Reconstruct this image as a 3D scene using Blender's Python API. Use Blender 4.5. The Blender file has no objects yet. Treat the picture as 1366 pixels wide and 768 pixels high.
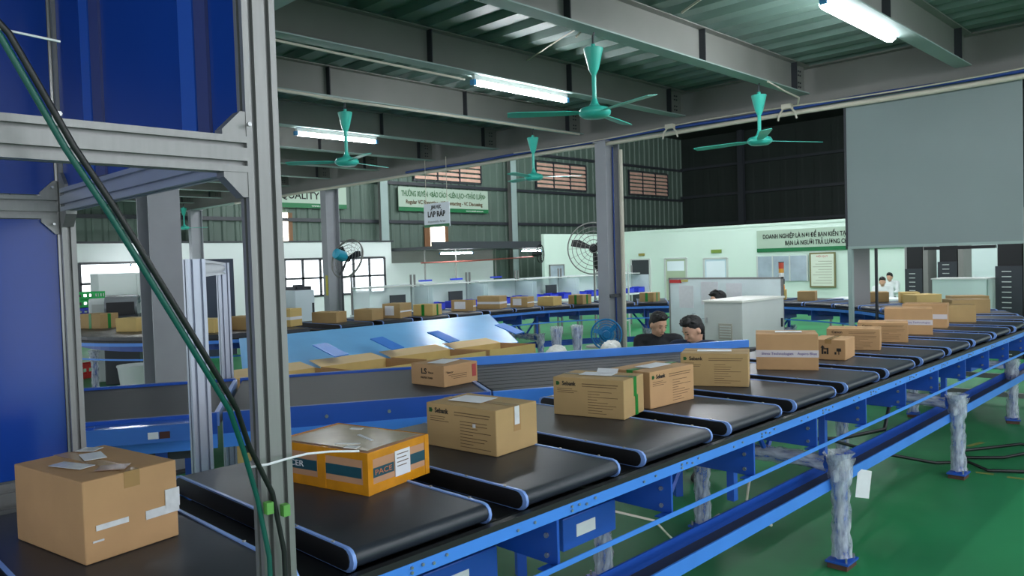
import bpy, bmesh, math, random
from mathutils import Vector, Matrix
random.seed(7)
PI = math.pi
SC = bpy.context.scene
COL = SC.collection

# ------------------------------------------------------------------ camera, world, exposure
cam = bpy.data.cameras.new('camera')
cam.sensor_width = 36.0
cam.lens = 1028.0 / 1366.0 * 36.0
cam.shift_x = 3.0 / 1366.0
cam.shift_y = -2.0 / 1366.0
cam.clip_start = 0.05
cam.clip_end = 200
camo = bpy.data.objects.new('camera', cam)
COL.objects.link(camo)
yw, pt, rl = math.radians(45.21), math.radians(1.89), math.radians(1.75)
Fv = Vector((math.sin(yw) * math.cos(pt), math.cos(yw) * math.cos(pt), -math.sin(pt)))
Rv = Vector((math.cos(yw), -math.sin(yw), 0))
Dv = Fv.cross(Rv)
R2 = Rv * math.cos(rl) + Dv * math.sin(rl)
D2 = -Rv * math.sin(rl) + Dv * math.cos(rl)
mw = Matrix((R2, -D2, -Fv)).transposed().to_4x4()
mw.translation = (0, 0, 1.95)
camo.matrix_world = mw
SC.camera = camo

world = bpy.data.worlds.new('daylight')
SC.world = world
world.use_nodes = True
wb = world.node_tree.nodes['Background']
wb.inputs[0].default_value = (0.86, 0.93, 1.0, 1)
wb.inputs[1].default_value = 2.0

SC.view_settings.view_transform = 'Standard'
SC.view_settings.look = 'None'
SC.view_settings.exposure = -0.08
SC.view_settings.gamma = 1.0
SC.view_settings.use_curve_mapping = False
SC.cycles.use_denoising = True
TUBE_MEZZ = 70.0      # tube strength under the mezzanine
TUBE_HALL = 700.0      # high lamps over the open hall

# ------------------------------------------------------------------ materials
def lin(c):
    c = c / 255.0
    return c / 12.92 if c <= 0.04045 else ((c + 0.055) / 1.055) ** 2.4
def rgb(r, g, b):
    return (lin(r), lin(g), lin(b), 1)
MATS = {}
def mat(name, c, rough=0.5, metal=0.0, var=0.0, scale=8.0, bump=0.0, bscale=60.0, spec=0.5, stretch=None, alpha=1.0, emit=0.0, trans=0.0):
    if name in MATS:
        return MATS[name]
    m = bpy.data.materials.new(name)
    m.use_nodes = True
    nt = m.node_tree
    b = nt.nodes['Principled BSDF']
    b.inputs['Base Color'].default_value = rgb(*c)
    b.inputs['Roughness'].default_value = rough
    b.inputs['Metallic'].default_value = metal
    b.inputs['Specular IOR Level'].default_value = spec
    b.inputs['Alpha'].default_value = alpha
    b.inputs['Transmission Weight'].default_value = trans
    tc = None
    if var or bump:
        tc = nt.nodes.new('ShaderNodeTexCoord')
        mp = nt.nodes.new('ShaderNodeMapping')
        nt.links.new(tc.outputs['Object'], mp.inputs[0])
        if stretch:
            mp.inputs['Scale'].default_value = stretch
    if var:
        n = nt.nodes.new('ShaderNodeTexNoise')
        n.inputs['Scale'].default_value = scale
        n.inputs['Detail'].default_value = 5
        nt.links.new(mp.outputs[0], n.inputs['Vector'])
        r = nt.nodes.new('ShaderNodeValToRGB')
        k = rgb(*c)
        r.color_ramp.elements[0].position = 0.3
        r.color_ramp.elements[1].position = 0.7
        r.color_ramp.elements[0].color = tuple(max(0, v * (1 - var)) for v in k[:3]) + (1,)
        r.color_ramp.elements[1].color = tuple(min(1, v * (1 + var)) for v in k[:3]) + (1,)
        nt.links.new(n.outputs[0], r.inputs[0])
        nt.links.new(r.outputs[0], b.inputs['Base Color'])
    if bump:
        n2 = nt.nodes.new('ShaderNodeTexNoise')
        n2.inputs['Scale'].default_value = bscale
        n2.inputs['Detail'].default_value = 3
        nt.links.new(mp.outputs[0], n2.inputs['Vector'])
        bp = nt.nodes.new('ShaderNodeBump')
        bp.inputs['Strength'].default_value = bump
        bp.inputs['Distance'].default_value = 0.01
        nt.links.new(n2.outputs[0], bp.inputs['Height'])
        nt.links.new(bp.outputs[0], b.inputs['Normal'])
    if emit:
        b.inputs['Emission Color'].default_value = rgb(*c)
        b.inputs['Emission Strength'].default_value = emit
    MATS[name] = m
    return m

M_floor = mat('green_epoxy', (38, 126, 76), 0.5, var=0.22, scale=0.9, bump=0.04, bscale=3, spec=0.3)
M_deck = mat('galvanised_deck', (108, 132, 124), 0.45, 0.0, var=0.12, scale=2)
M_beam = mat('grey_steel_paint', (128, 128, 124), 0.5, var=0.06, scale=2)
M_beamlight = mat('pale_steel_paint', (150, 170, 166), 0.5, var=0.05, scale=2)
M_col = mat('column_grey_paint', (150, 152, 158), 0.5, var=0.06, scale=3)
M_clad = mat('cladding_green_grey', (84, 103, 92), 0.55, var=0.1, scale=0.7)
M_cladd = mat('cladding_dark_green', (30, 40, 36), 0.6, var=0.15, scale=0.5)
M_white = mat('partition_white_green', (212, 232, 220), 0.4, var=0.03, scale=0.6)
M_whitec = mat('partition_white', (222, 230, 228), 0.45, var=0.03, scale=0.6)
M_alu = mat('anodised_aluminium', (136, 136, 135), 0.4, 0.45, var=0.05, scale=4, stretch=(20, 20, 1))
M_slot = mat('profile_slot_shadow', (92, 92, 94), 0.6, 0.3)
M_alub = mat('bluish_aluminium', (176, 182, 196), 0.36, 0.5, var=0.05, scale=4)
M_bluepanel = mat('blue_glossy_panel', (22, 62, 150), 0.16, var=0.05, scale=2)
M_rail = mat('rail_blue', (70, 138, 232), 0.35, var=0.05, scale=5)
M_rail2 = mat('frame_blue', (30, 82, 178), 0.38, var=0.06, scale=4)
M_edge = mat('tray_edge_blue', (128, 164, 230), 0.3, var=0.06, scale=6)
M_chute = mat('chute_sky_blue', (126, 196, 253), 0.28, var=0.05, scale=3)
M_belt = mat('belt_black', (40, 46, 54), 0.38, var=0.14, scale=5, bump=0.03, bscale=200)
M_beltg = mat('belt_grey', (52, 57, 63), 0.55, var=0.1, scale=6, stretch=(1, 14, 1))
M_black = mat('black_plastic', (18, 19, 22), 0.5)
M_dark = mat('dark_grey_metal', (48, 52, 58), 0.45)
M_card = mat('cardboard_tan', (186, 146, 102), 0.75, var=0.07, scale=6, bump=0.04, bscale=90)
M_card2 = mat('cardboard_olive', (176, 146, 98), 0.75, var=0.08, scale=5, bump=0.04, bscale=90)
M_card3 = mat('cardboard_yellow', (206, 178, 112), 0.75, var=0.06, scale=5)
M_tape = mat('clear_brown_tape', (168, 132, 86), 0.18, var=0.05, scale=20)
M_ytape = mat('yellow_brown_tape', (206, 138, 28), 0.2, var=0.12, scale=14)
M_gtape = mat('green_tape', (14, 128, 44), 0.3)
M_paper = mat('white_paper', (226, 228, 232), 0.5, var=0.03, scale=30)
M_film = mat('glossy_film', (214, 216, 218), 0.12, var=0.12, scale=30)
M_ink = mat('black_ink', (34, 32, 30), 0.7)
M_inkb = mat('brown_ink', (96, 72, 48), 0.8)
M_inkg = mat('green_ink', (24, 92, 36), 0.7)
M_inkp = mat('purple_ink', (84, 60, 132), 0.7)
M_teal = mat('teal_printed_band', (16, 74, 88), 0.5, var=0.08, scale=20)
M_red = mat('red_plastic', (196, 36, 34), 0.4)
M_green = mat('green_plastic', (26, 176, 84), 0.4, var=0.06, scale=9)
M_fan = mat('fan_turquoise', (64, 190, 172), 0.3)
M_bluefan = mat('fan_blue', (22, 128, 190), 0.35)
M_cyan = mat('motor_cyan', (30, 150, 180), 0.4)
M_skin = mat('skin', (218, 168, 140), 0.5, var=0.04, scale=12)
M_hair = mat('black_hair', (22, 20, 20), 0.55, var=0.3, scale=60, bump=0.4, bscale=150)
M_shirt = mat('black_shirt', (26, 28, 34), 0.8, var=0.1, scale=20, bump=0.2, bscale=25)
M_shirtb = mat('navy_shirt', (30, 44, 72), 0.8, var=0.12, scale=20, bump=0.2, bscale=25)
M_trous = mat('dark_trousers', (36, 38, 46), 0.8)
M_cab = mat('cabinet_pale_grey', (196, 202, 198), 0.45, var=0.03, scale=3)
M_panel = mat('panel_grey', (128, 142, 142), 0.5, var=0.02, scale=2)
M_cable = mat('cable_cream', (206, 200, 184), 0.5)
M_cableb = mat('cable_blue', (34, 68, 140), 0.5)
M_cablek = mat('cable_black', (20, 22, 22), 0.45)
M_cableg = mat('cable_green', (10, 84, 72), 0.45)
M_rust = mat('rust_brown', (84, 56, 44), 0.7, var=0.2, scale=30)
M_bolt = mat('bolt_steel', (170, 172, 172), 0.3, 0.8)
M_ply = mat('louver_terracotta', (224, 180, 160), 0.6, var=0.12, scale=3)
M_sign = mat('sign_pale_green', (170, 190, 172), 0.5)
M_signd = mat('sign_green_strip', (14, 110, 62), 0.5)
M_blueitem = mat('blue_plastic', (40, 60, 196), 0.45)
M_glass = mat('pale_glass', (228, 242, 244), 0.1, alpha=0.45)
M_board = mat('whiteboard', (224, 238, 240), 0.15, var=0.08, scale=3)
M_lit = mat('lit_window', (244, 250, 255), 0.5, emit=3.2)
M_lit2 = mat('daylight_panel', (255, 246, 226), 0.5, emit=6.0)
M_orange = mat('orange_lamp', (226, 140, 30), 0.4)

def tube_mat(name, s):
    m = mat(name, (246, 250, 255), 0.4, emit=s)
    return m
M_tube = tube_mat('fluorescent_tube', TUBE_MEZZ)
M_tubeh = tube_mat('hall_tube', TUBE_HALL)

def film_mat():
    m = bpy.data.materials.new('wrap_film')
    m.use_nodes = True
    nt = m.node_tree
    b = nt.nodes['Principled BSDF']
    b.inputs['Base Color'].default_value = rgb(216, 222, 230)
    b.inputs['Roughness'].default_value = 0.18
    tc = nt.nodes.new('ShaderNodeTexCoord')
    mp = nt.nodes.new('ShaderNodeMapping')
    mp.inputs['Scale'].default_value = (1, 1, 0.25)
    nt.links.new(tc.outputs['Object'], mp.inputs[0])
    n = nt.nodes.new('ShaderNodeTexNoise')
    n.inputs['Scale'].default_value = 34
    n.inputs['Detail'].default_value = 6
    nt.links.new(mp.outputs[0], n.inputs['Vector'])
    r = nt.nodes.new('ShaderNodeMapRange')
    r.inputs[1].default_value = 0.3
    r.inputs[2].default_value = 0.7
    r.inputs[3].default_value = 0.15
    r.inputs[4].default_value = 0.85
    nt.links.new(n.outputs[0], r.inputs[0])
    nt.links.new(r.outputs[0], b.inputs['Alpha'])
    bp = nt.nodes.new('ShaderNodeBump')
    bp.inputs['Strength'].default_value = 0.8
    bp.inputs['Distance'].default_value = 0.01
    nt.links.new(n.outputs[0], bp.inputs['Height'])
    nt.links.new(bp.outputs[0], b.inputs['Normal'])
    return m
M_wrap = film_mat()

# ------------------------------------------------------------------ mesh builder
class G:
    def __init__(s):
        s.v = []; s.f = []; s.smooth = False
    def add(s, vs, fs, M=None):
        o = len(s.v)
        s.v += [tuple(M @ Vector(p)) for p in vs] if M else [tuple(p) for p in vs]
        s.f += [tuple(i + o for i in f) for f in fs]
        return s
    def box(s, x0, x1, y0, y1, z0, z1, M=None):
        vs = [(x0, y0, z0), (x1, y0, z0), (x1, y1, z0), (x0, y1, z0), (x0, y0, z1), (x1, y0, z1), (x1, y1, z1), (x0, y1, z1)]
        return s.add(vs, [(3, 2, 1, 0), (4, 5, 6, 7), (0, 1, 5, 4), (1, 2, 6, 5), (2, 3, 7, 6), (3, 0, 4, 7)], M)
    def cbox(s, c, d, M=None):
        return s.box(c[0] - d[0] / 2, c[0] + d[0] / 2, c[1] - d[1] / 2, c[1] + d[1] / 2, c[2] - d[2] / 2, c[2] + d[2] / 2, M)
    def prism(s, poly, h0, h1, M=None):
        # poly in xy, extruded along z
        n = len(poly)
        vs = [(x, y, h0) for x, y in poly] + [(x, y, h1) for x, y in poly]
        fs = [tuple(range(n - 1, -1, -1)), tuple(range(n, 2 * n))] + [(i, (i + 1) % n, n + (i + 1) % n, n + i) for i in range(n)]
        return s.add(vs, fs, M)
    def lathe(s, prof, n=16, M=None, a0=0.0, a1=2 * PI):
        # prof: list of (r, z)
        vs = []; fs = []
        m = len(prof)
        for i in range(n):
            a = a0 + (a1 - a0) * i / n
            for r, z in prof:
                vs.append((r * math.cos(a), r * math.sin(a), z))
        for i in range(n):
            j = (i + 1) % n
            for k in range(m - 1):
                fs.append((i * m + k, j * m + k, j * m + k + 1, i * m + k + 1))
        return s.add(vs, fs, M)
    def cyl(s, p0, p1, r0, r1=None, n=12):
        r1 = r0 if r1 is None else r1
        p0 = Vector(p0); p1 = Vector(p1)
        d = p1 - p0
        M = Matrix.Translation(p0) @ d.to_track_quat('Z', 'Y').to_matrix().to_4x4()
        L = d.length
        return s.lathe([(0.0001, 0), (r0, 0), (r1, L), (0.0001, L)], n, M)
    def caps(s, p0, p1, r0, r1, n=12):
        p0 = Vector(p0); p1 = Vector(p1)
        d = p1 - p0
        L = max(d.length, 1e-5)
        M = Matrix.Translation(p0) @ d.to_track_quat('Z', 'Y').to_matrix().to_4x4()
        pr = [(max(1e-4, r0 * math.cos(t)), r0 * math.sin(t)) for t in [-PI / 2 + PI / 2 * i / 4 for i in range(5)]]
        pr += [(max(1e-4, r1 * math.cos(t)), L + r1 * math.sin(t)) for t in [PI / 2 * i / 4 for i in range(5)]]
        return s.lathe(pr, n, M)
    def ell(s, c, r, n=16, M0=None):
        M = Matrix.Translation(Vector(c)) @ (M0 if M0 else Matrix.Identity(4)) @ Matrix.Diagonal((r[0], r[1], r[2], 1))
        pr = [(max(1e-4, math.cos(t)), math.sin(t)) for t in [-PI / 2 + PI * i / 10 for i in range(11)]]
        return s.lathe(pr, n, M)
    def tube(s, pts, r, n=8):
        pts = [Vector(p) for p in pts]
        o = len(s.v)
        up = Vector((0.13, 0.21, 0.97))
        for i, p in enumerate(pts):
            t = (pts[min(i + 1, len(pts) - 1)] - pts[max(i - 1, 0)]).normalized()
            a = t.cross(up)
            if a.length < 0.05:
                a = t.cross(Vector((1, 0, 0)))
            a.normalize(); b = t.cross(a)
            for k in range(n):
                q = 2 * PI * k / n
                s.v.append(tuple(p + a * (r * math.cos(q)) + b * (r * math.sin(q))))
        for i in range(len(pts) - 1):
            for k in range(n):
                k2 = (k + 1) % n
                s.f.append((o + i * n + k, o + i * n + k2, o + (i + 1) * n + k2, o + (i + 1) * n + k))
        s.f.append(tuple(o + k for k in range(n - 1, -1, -1)))
        e = o + (len(pts) - 1) * n
        s.f.append(tuple(e + k for k in range(n)))
        return s
    def sweep(s, path, o0, o1, z0, z1):
        # path: list of (x, y, heading); lateral offsets are to the left of the heading
        o = len(s.v)
        for x, y, h in path:
            nx, ny = -math.sin(h), math.cos(h)
            for of, z in ((o0, z0), (o1, z0), (o1, z1), (o0, z1)):
                s.v.append((x + nx * of, y + ny * of, z))
        for i in range(len(path) - 1):
            for k in range(4):
                k2 = (k + 1) % 4
                s.f.append((o + i * 4 + k, o + i * 4 + k2, o + (i + 1) * 4 + k2, o + (i + 1) * 4 + k))
        s.f.append((o + 3, o + 2, o + 1, o))
        e = o + (len(path) - 1) * 4
        s.f.append((e, e + 1, e + 2, e + 3))
        return s
    def obj(s, name, m, parent=None, smooth=None, bevel=0.0, loc=None):
        me = bpy.data.meshes.new(name)
        me.from_pydata(s.v, [], s.f)
        me.update()
        bm = bmesh.new(); bm.from_mesh(me)
        bmesh.ops.recalc_face_normals(bm, faces=bm.faces)
        bm.to_mesh(me); bm.free()
        if smooth:
            me.shade_smooth()
            me.set_sharp_from_angle(angle=math.radians(smooth))
        if m:
            me.materials.append(m)
        o = bpy.data.objects.new(name, me)
        COL.objects.link(o)
        if parent:
            o.parent = parent
        if loc:
            o.location = loc
        if bevel:
            b = o.modifiers.new('bevel', 'BEVEL'); b.width = bevel; b.segments = 2; b.limit_method = 'ANGLE'
        return o

def tag(o, label=None, cat=None, group=None, kind=None):
    if label: o['label'] = label
    if cat: o['category'] = cat
    if group: o['group'] = group
    if kind: o['kind'] = kind
    return o
def thing(name, label, cat, loc=(0, 0, 0), rz=0.0, group=None):
    o = bpy.data.objects.new(name, None)
    o.empty_display_size = 0.1
    COL.objects.link(o)
    o.location = loc
    o.rotation_euler = (0, 0, rz)
    return tag(o, label, cat, group)
def dup(root, loc, rz, label=None, group=None):
    r = root.copy(); COL.objects.link(r)
    r.location = loc; r.rotation_euler = (0, 0, rz)
    if label: r['label'] = label
    if group: r['group'] = group
    for ch in list(root.children):
        c = ch.copy(); COL.objects.link(c); c.parent = r
        for g in ch.children:
            d = g.copy(); COL.objects.link(d); d.parent = c
    return r
def text(body, size, m, parent, loc, rot, name='lettering', width=None, bold=0.0, ext=0.0006):
    cu = bpy.data.curves.new(name, 'FONT')
    cu.body = body; cu.size = size; cu.align_x = 'CENTER'; cu.align_y = 'CENTER'
    cu.extrude = ext; cu.offset = bold; cu.resolution_u = 3
    t = bpy.data.objects.new(name, cu)
    COL.objects.link(t)
    dg = bpy.context.evaluated_depsgraph_get()
    me = bpy.data.meshes.new_from_object(t.evaluated_get(dg))
    bpy.data.objects.remove(t); bpy.data.curves.remove(cu)
    me.materials.clear(); me.materials.append(m)
    if width:
        xs = [v.co.x for v in me.vertices]
        if xs:
            k = width / (max(xs) - min(xs))
            for v in me.vertices: v.co.x *= k
    o = bpy.data.objects.new(name, me)
    COL.objects.link(o)
    o.parent = parent
    o.location = loc; o.rotation_euler = rot
    return o
RX = (PI / 2, 0, 0)             # reads along +x, faces -y
RXm = (PI / 2, 0, -PI / 2)      # reads along -y, faces -x
def struct(o, label=None, cat=None):
    return tag(o, label, cat, kind='structure')

# ------------------------------------------------------------------ setting: floor, walls, roof, mezzanine
struct(G().box(-9, 39.2, -9, 24.8, -0.12, 0).obj('floor', M_floor))

def corrugated(x0, x1, z0, z1, pitch, depth):
    # sheet in the xz plane, ribs proud towards -y
    g = G(); pts = []
    x = x0
    while x < x1:
        for dx, dy in ((0, 0), (0.55, 0), (0.65, -1), (0.9, -1)):
            pts.append((min(x + dx * pitch, x1), dy * depth))
        x += pitch
    pts.append((x1, 0))
    o = 0
    for px, py in pts:
        g.v += [(px, py, z0), (px, py, z1)]
    for i in range(len(pts) - 1):
        g.f.append((2 * i, 2 * i + 2, 2 * i + 3, 2 * i + 1))
    g.f_back = None
    n = len(g.v)
    g.box(x0, x1, 0.02, 0.08, z0, z1)
    return g
wb_ = corrugated(2.0, 38.8, 0, 8.6, 0.45, 0.05).obj('wall_back', M_clad, loc=(0, 24.3, 0))
struct(wb_)
for z in (3.55, 5.05, 6.75):
    G().box(2, 38.8, -0.14, -0.055, z, z + 0.12).obj('girt', M_dark, wb_)
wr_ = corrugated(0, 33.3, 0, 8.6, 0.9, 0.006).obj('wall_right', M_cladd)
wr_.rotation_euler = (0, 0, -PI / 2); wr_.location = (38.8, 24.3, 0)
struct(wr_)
for z in (3.6, 5.2, 6.8):
    G().box(0, 33.3, -0.14, -0.015, z, z + 0.14).obj('girt', M_dark, wr_)
for y in (6.0, 13.2, 20.4):
    G().box(24.3 - y - 0.15, 24.3 - y + 0.15, -0.42, -0.15, 0, 8.6).obj('wall_post', M_dark, wr_)
# wall columns of the back wall
for x in (3.2, 10.2, 17.4, 24.4, 31.4):
    w = thing('wall_column', 'steel column standing against the back cladding', 'column', (x, 24.0, 0), group='columns along the back wall')
    struct(w)
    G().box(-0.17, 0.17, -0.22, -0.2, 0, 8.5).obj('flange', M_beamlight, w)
    G().box(-0.01, 0.01, -0.2, 0.16, 0, 8.5).obj('web', M_beam, w)
# high roof over the hall
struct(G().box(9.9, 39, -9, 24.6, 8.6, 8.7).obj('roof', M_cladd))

# mezzanine deck: real corrugated sheet, ribs along y
def deck():
    g = G(); pts = []
    x = -8.0; p = 0.39
    while x < 9.55:
        for dx, z in ((0, 4.25), (0.42, 4.25), (0.52, 4.32), (0.90, 4.32)):
            pts.append((x + dx * p, z))
        x += p
    for px, z in pts:
        g.v += [(px, -3.2, z), (px, 24.2, z)]
    for i in range(len(pts) - 1):
        g.f.append((2 * i, 2 * i + 1, 2 * i + 3, 2 * i + 2))
    g.box(-8, 9.8, -3.2, 24.2, 4.34, 4.42)
    return g
struct(deck().obj('ceiling', M_deck))

def ibeam(L, h, w, tf, tw):
    # along +x from 0..L, bottom at z=0
    g = G()
    return g.box(0, L, -w / 2, w / 2, 0, tf), G().box(0, L, -tw / 2, tw / 2, tf, h - tf), G().box(0, L, -w / 2, w / 2, h - tf, h)
JY = [-2.95, -1.17, 0.6, 2.38, 4.14, 5.9, 7.72, 9.6, 11.35, 13.1, 14.9, 16.7, 18.5, 20.3, 22.1]
jlab = ['ceiling joist crossing the mezzanine deck']
def joist(y, x0, x1):
    j = thing('ceiling_joist', 'grey steel joist under the corrugated mezzanine deck', 'beam', (x0, y, 3.89), group='parallel joists under the mezzanine')
    struct(j)
    a, b, c = ibeam(x1 - x0, 0.35, 0.16, 0.012, 0.008)
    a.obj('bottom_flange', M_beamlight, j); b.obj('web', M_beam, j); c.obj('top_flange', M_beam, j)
    for x in [x1 - x0 - 0.35 - 2.1 * k for k in range(int((x1 - x0) / 2.1))]:
        G().box(x, x + 0.012, -0.075, 0.075, 0.012, 0.338).obj('stiffener', M_dark, j)
    g = G()
    for dz in (0.08, 0.13, 0.22, 0.27):
        for dx in (0.05, 0.1):
            g.cyl((x1 - x0 - dx - 0.06, -0.004, dz), (x1 - x0 - dx - 0.06, -0.016, dz), 0.011, n=6)
    g.obj('bolts', M_dark, j)
for y in JY:
    joist(y, 2.72, 9.44)
    joist(y, -7.9, 2.48)
def girder(x):
    j = thing('main_girder', 'deep grey girder carrying the joists' if x < 5 else 'deep grey girder at the mezzanine edge above the grey columns', 'beam', (x, -3.2, 3.72))
    struct(j)
    j.rotation_euler = (0, 0, PI / 2)
    a, b, c = ibeam(27.3, 0.53, 0.22, 0.016, 0.012)
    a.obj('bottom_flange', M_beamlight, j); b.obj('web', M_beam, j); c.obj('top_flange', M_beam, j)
    return j
gA = girder(2.6); gB = girder(9.6)

def column(x, y, label, rot=0.0, w=0.2, d=0.34):
    # H section: flanges w wide, d apart along local x
    c = thing('steel_column', label, 'column', (x, y, 0), rot)
    struct(c)
    G().box(-d / 2, -d / 2 + 0.014, -w / 2, w / 2, 0, 3.72).obj('flange', M_col, c)
    G().box(d / 2 - 0.014, d / 2, -w / 2, w / 2, 0, 3.72).obj('flange', M_col, c)
    G().box(-d / 2 + 0.014, d / 2 - 0.014, -0.006, 0.006, 0, 3.72).obj('web', M_col, c)
    G().box(-0.26, 0.26, -0.22, 0.22, 0, 0.02).obj('base_plate', M_dark, c)
    G().box(-d / 2 - 0.02, d / 2 + 0.02, -w / 2 - 0.02, w / 2 + 0.02, 3.70, 3.72).obj('cap_plate', M_col, c)
    return c
c1 = column(9.5, 7.25, 'grey column in the middle of the hall with a blue fan at its foot')
c2 = column(2.95, 7.72, 'wide grey column seen through the aluminium frame on the left', PI / 2, 0.30, 0.30)
c3 = column(9.6, 15.2, 'grey column with a yellow label near the office windows', 0, 0.22)
c4 = column(9.6, 22.4, 'thin far column beside the small turquoise ceiling fan')
column(2.66, 15.2, 'grey column far behind the blue panels')
# conduits and pipes running down the middle column
G().tube([(0.15, -0.14, 0.1), (0.15, -0.14, 3.6)], 0.035, 8).obj('conduit', M_cable, c1)
G().tube([(0.10, -0.03, 0.3), (0.09, -0.03, 2), (0.10, -0.03, 3.65)], 0.012, 6).obj('cable', M_cableb, c1)
G().box(-0.15, 0.1, -0.11, -0.09, 1.35, 1.4).obj('cable_clamp', M_dark, c1)
G().box(-0.178, -0.17, -0.08, 0.0, 1.3, 1.75).obj('yellow_label', mat('label_yellow', (206, 190, 60), 0.5), c3)

# ------------------------------------------------------------------ back wall fittings
def louver(cx, label):
    t = thing('wall_louver', label, 'louver', (cx, 24.22, 5.3))
    G().box(-1.85, 1.85, 0, 0.03, -0.06, 0).obj('frame_bar', M_dark, t)
    G().box(-1.85, 1.85, 0, 0.03, 1.22, 1.28).obj('frame_bar', M_dark, t)
    for x in (-1.82, -0.6, 0.6, 1.82):
        G().box(x - 0.03, x + 0.03, -0.05, 0.03, 0, 1.22).obj('mullion', M_dark, t)
    for k in range(6):
        M = Matrix.Translation((0, 0.0, 0.1 + 0.2 * k)) @ Matrix.Rotation(math.radians(-12), 4, 'X')
        G().box(-1.79, 1.79, -0.015, 0.015, -0.065, 0.065, M).obj('slat', M_ply, t)
    return struct(t)
louver(21.0, 'terracotta slatted louver partly hidden by the edge girder')
louver(28.15, 'terracotta slatted louver left of the middle grey column')
louver(35.4, 'terracotta slatted louver right of the middle grey column')
def light_strip(cx, w, z0, z1, label, n):
    t = thing('window_%d' % n, label, 'window', (cx, 24.2, z0)); struct(t)
    G().box(-w / 2, w / 2, 0, 0.02, 0, z1 - z0).obj('pane', M_lit2, t)
    G().box(-w / 2 - 0.3, -w / 2, -0.02, 0.02, 0, z1 - z0).obj('frame_side', mat('brown_sheet', (120, 84, 52), 0.6), t)
    G().box(w / 2, w / 2 + 0.16, -0.02, 0.02, 0, z1 - z0).obj('frame_side', mat('brown_sheet', (120, 84, 52), 0.6), t)
light_strip(13.3, 0.6, 2.82, 3.85, 'narrow bright daylight opening above the office partition', 1)
light_strip(20.3, 0.78, 2.55, 3.45, 'bright daylight opening below the hanging white sign', 2)

def banner(cx, cy, z0, w, h, rot, label, lines):
    t = thing('wall_banner', label, 'banner', (cx, cy, z0), rot)
    G().box(-w / 2, w / 2, 0, 0.03, 0, h).obj('board', M_sign, t)
    G().box(-w / 2, w / 2, -0.005, 0, 0, h * 0.17).obj('green_strip', M_signd, t)
    for body, size, m, x, z, wd in lines:
        text(body, size, m, t, (x, -0.008, z), RX, width=wd, bold=0.005, ext=0.002)
    return t
banner(20.72, 24.12, 4.03, 4.8, 0.95, 0, 'long pale green banner with green capitals behind the hanging sign',
       [('THƯỜNG XUYÊN  〈BÁO CÁO〉 〈LIÊN LẠC〉 〈THẢO LUẬN〉'.replace('〈', '<').replace('〉', '>'), 0.30, M_inkg, 0, 0.68, 4.5),
        ('Regular VC Reporting - VC Contacting - VC Discussing', 0.22, M_inkb, 0, 0.36, 4.1),
        ('www.smtt-ems.vn', 0.1, M_sign, 1.6, 0.08, 1.0)])
banner(14.0, 24.12, 4.03, 3.9, 0.95, 0, 'pale green banner ending at the far column with the word quality',
       [('QUALITY N', 0.36, M_ink, 0.25, 0.42, 1.9), ('CHẤT LƯỢNG', 0.26, M_inkg, 0.2, 0.76, 1.9), ('www.smtt-ems.vn', 0.1, M_sign, 1.0, 0.08, 1.0)])
# hanging sign of the assembly area
hs = thing('hanging_sign', 'white square hanging sign with black capitals over the far conveyor', 'sign', (9.2, 10.97, 2.62), -PI / 2)
G().box(-0.36, 0.36, -0.01, 0.01, 0, 0.44).obj('board', mat('sign_white', (226, 234, 242), 0.4), hs)
G().box(-0.36, 0.36, -0.013, -0.01, 0.0, 0.05).obj('green_strip', M_signd, hs)
text('KHU VỰC', 0.085, M_ink, hs, (0, -0.014, 0.365), RX, width=0.27, bold=0.003)
text('LẮP RÁP', 0.14, M_ink, hs, (0, -0.014, 0.235), RX, width=0.5, bold=0.005)
text('Assembly Area', 0.06, mat('grey_ink', (130, 136, 140), 0.6), hs, (0, -0.014, 0.1), RX, width=0.5)
for x in (-0.3, 0.3):
    G().tube([(x, 0, 0.44), (x, 0, 1.26)], 0.006, 6).obj('hanger', M_cable, hs)

# office partition along the back (left)
op = G()
op.box(3.0, 17.5, 0, 0.1, 2.27, 2.8)
op.box(3.0, 6.75, 0, 0.1, 0, 2.27)
op.box(8.9, 13.0, 0, 0.1, 0, 2.27)
op.box(17.2, 17.5, 0, 0.1, 0, 2.27)
op.box(6.75, 8.9, 0, 0.1, 0, 0.9).box(13.0, 17.2, 0, 0.1, 0, 0.9)
po = op.obj('wall_office', M_whitec, loc=(0, 23.6, 0)); struct(po)
G().box(2.9, 17.6, -0.03, 0.12, 2.8, 2.86).obj('ledge', M_dark, po)
def office_window(n, x0, x1, z0, z1, nx, zs, label):
    w = thing('window_%d' % n, label, 'window', ((x0 + x1) / 2, 23.55, z0)); struct(w)
    W = (x1 - x0) / 2; H = z1 - z0
    xs = [-W + 2 * W * i / nx for i in range(nx + 1)]
    for x in xs:
        G().box(x - 0.04, x + 0.04, 0, 0.08, 0, H).obj('mullion', M_dark, w)
    hs_ = [0] + zs + [H]
    for z in hs_:
        G().box(-W, W, 0, 0.08, z - 0.035, z + 0.035).obj('rail', M_dark, w)
    for i in range(nx):
        for k in range(len(hs_) - 1):
            G().box(xs[i] + 0.04, xs[i + 1] - 0.04, 0.05, 0.06, hs_[k] + 0.035, hs_[k + 1] - 0.035).obj('pane', M_lit, w)
    return w
office_window(3, 6.8, 8.85, 0.95, 2.24, 1, [0.72], 'office window seen past the left aluminium post')
office_window(4, 13.05, 17.15, 0.95, 2.22, 6, [0.62], 'wide office window row left of the big black floor fan')

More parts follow.
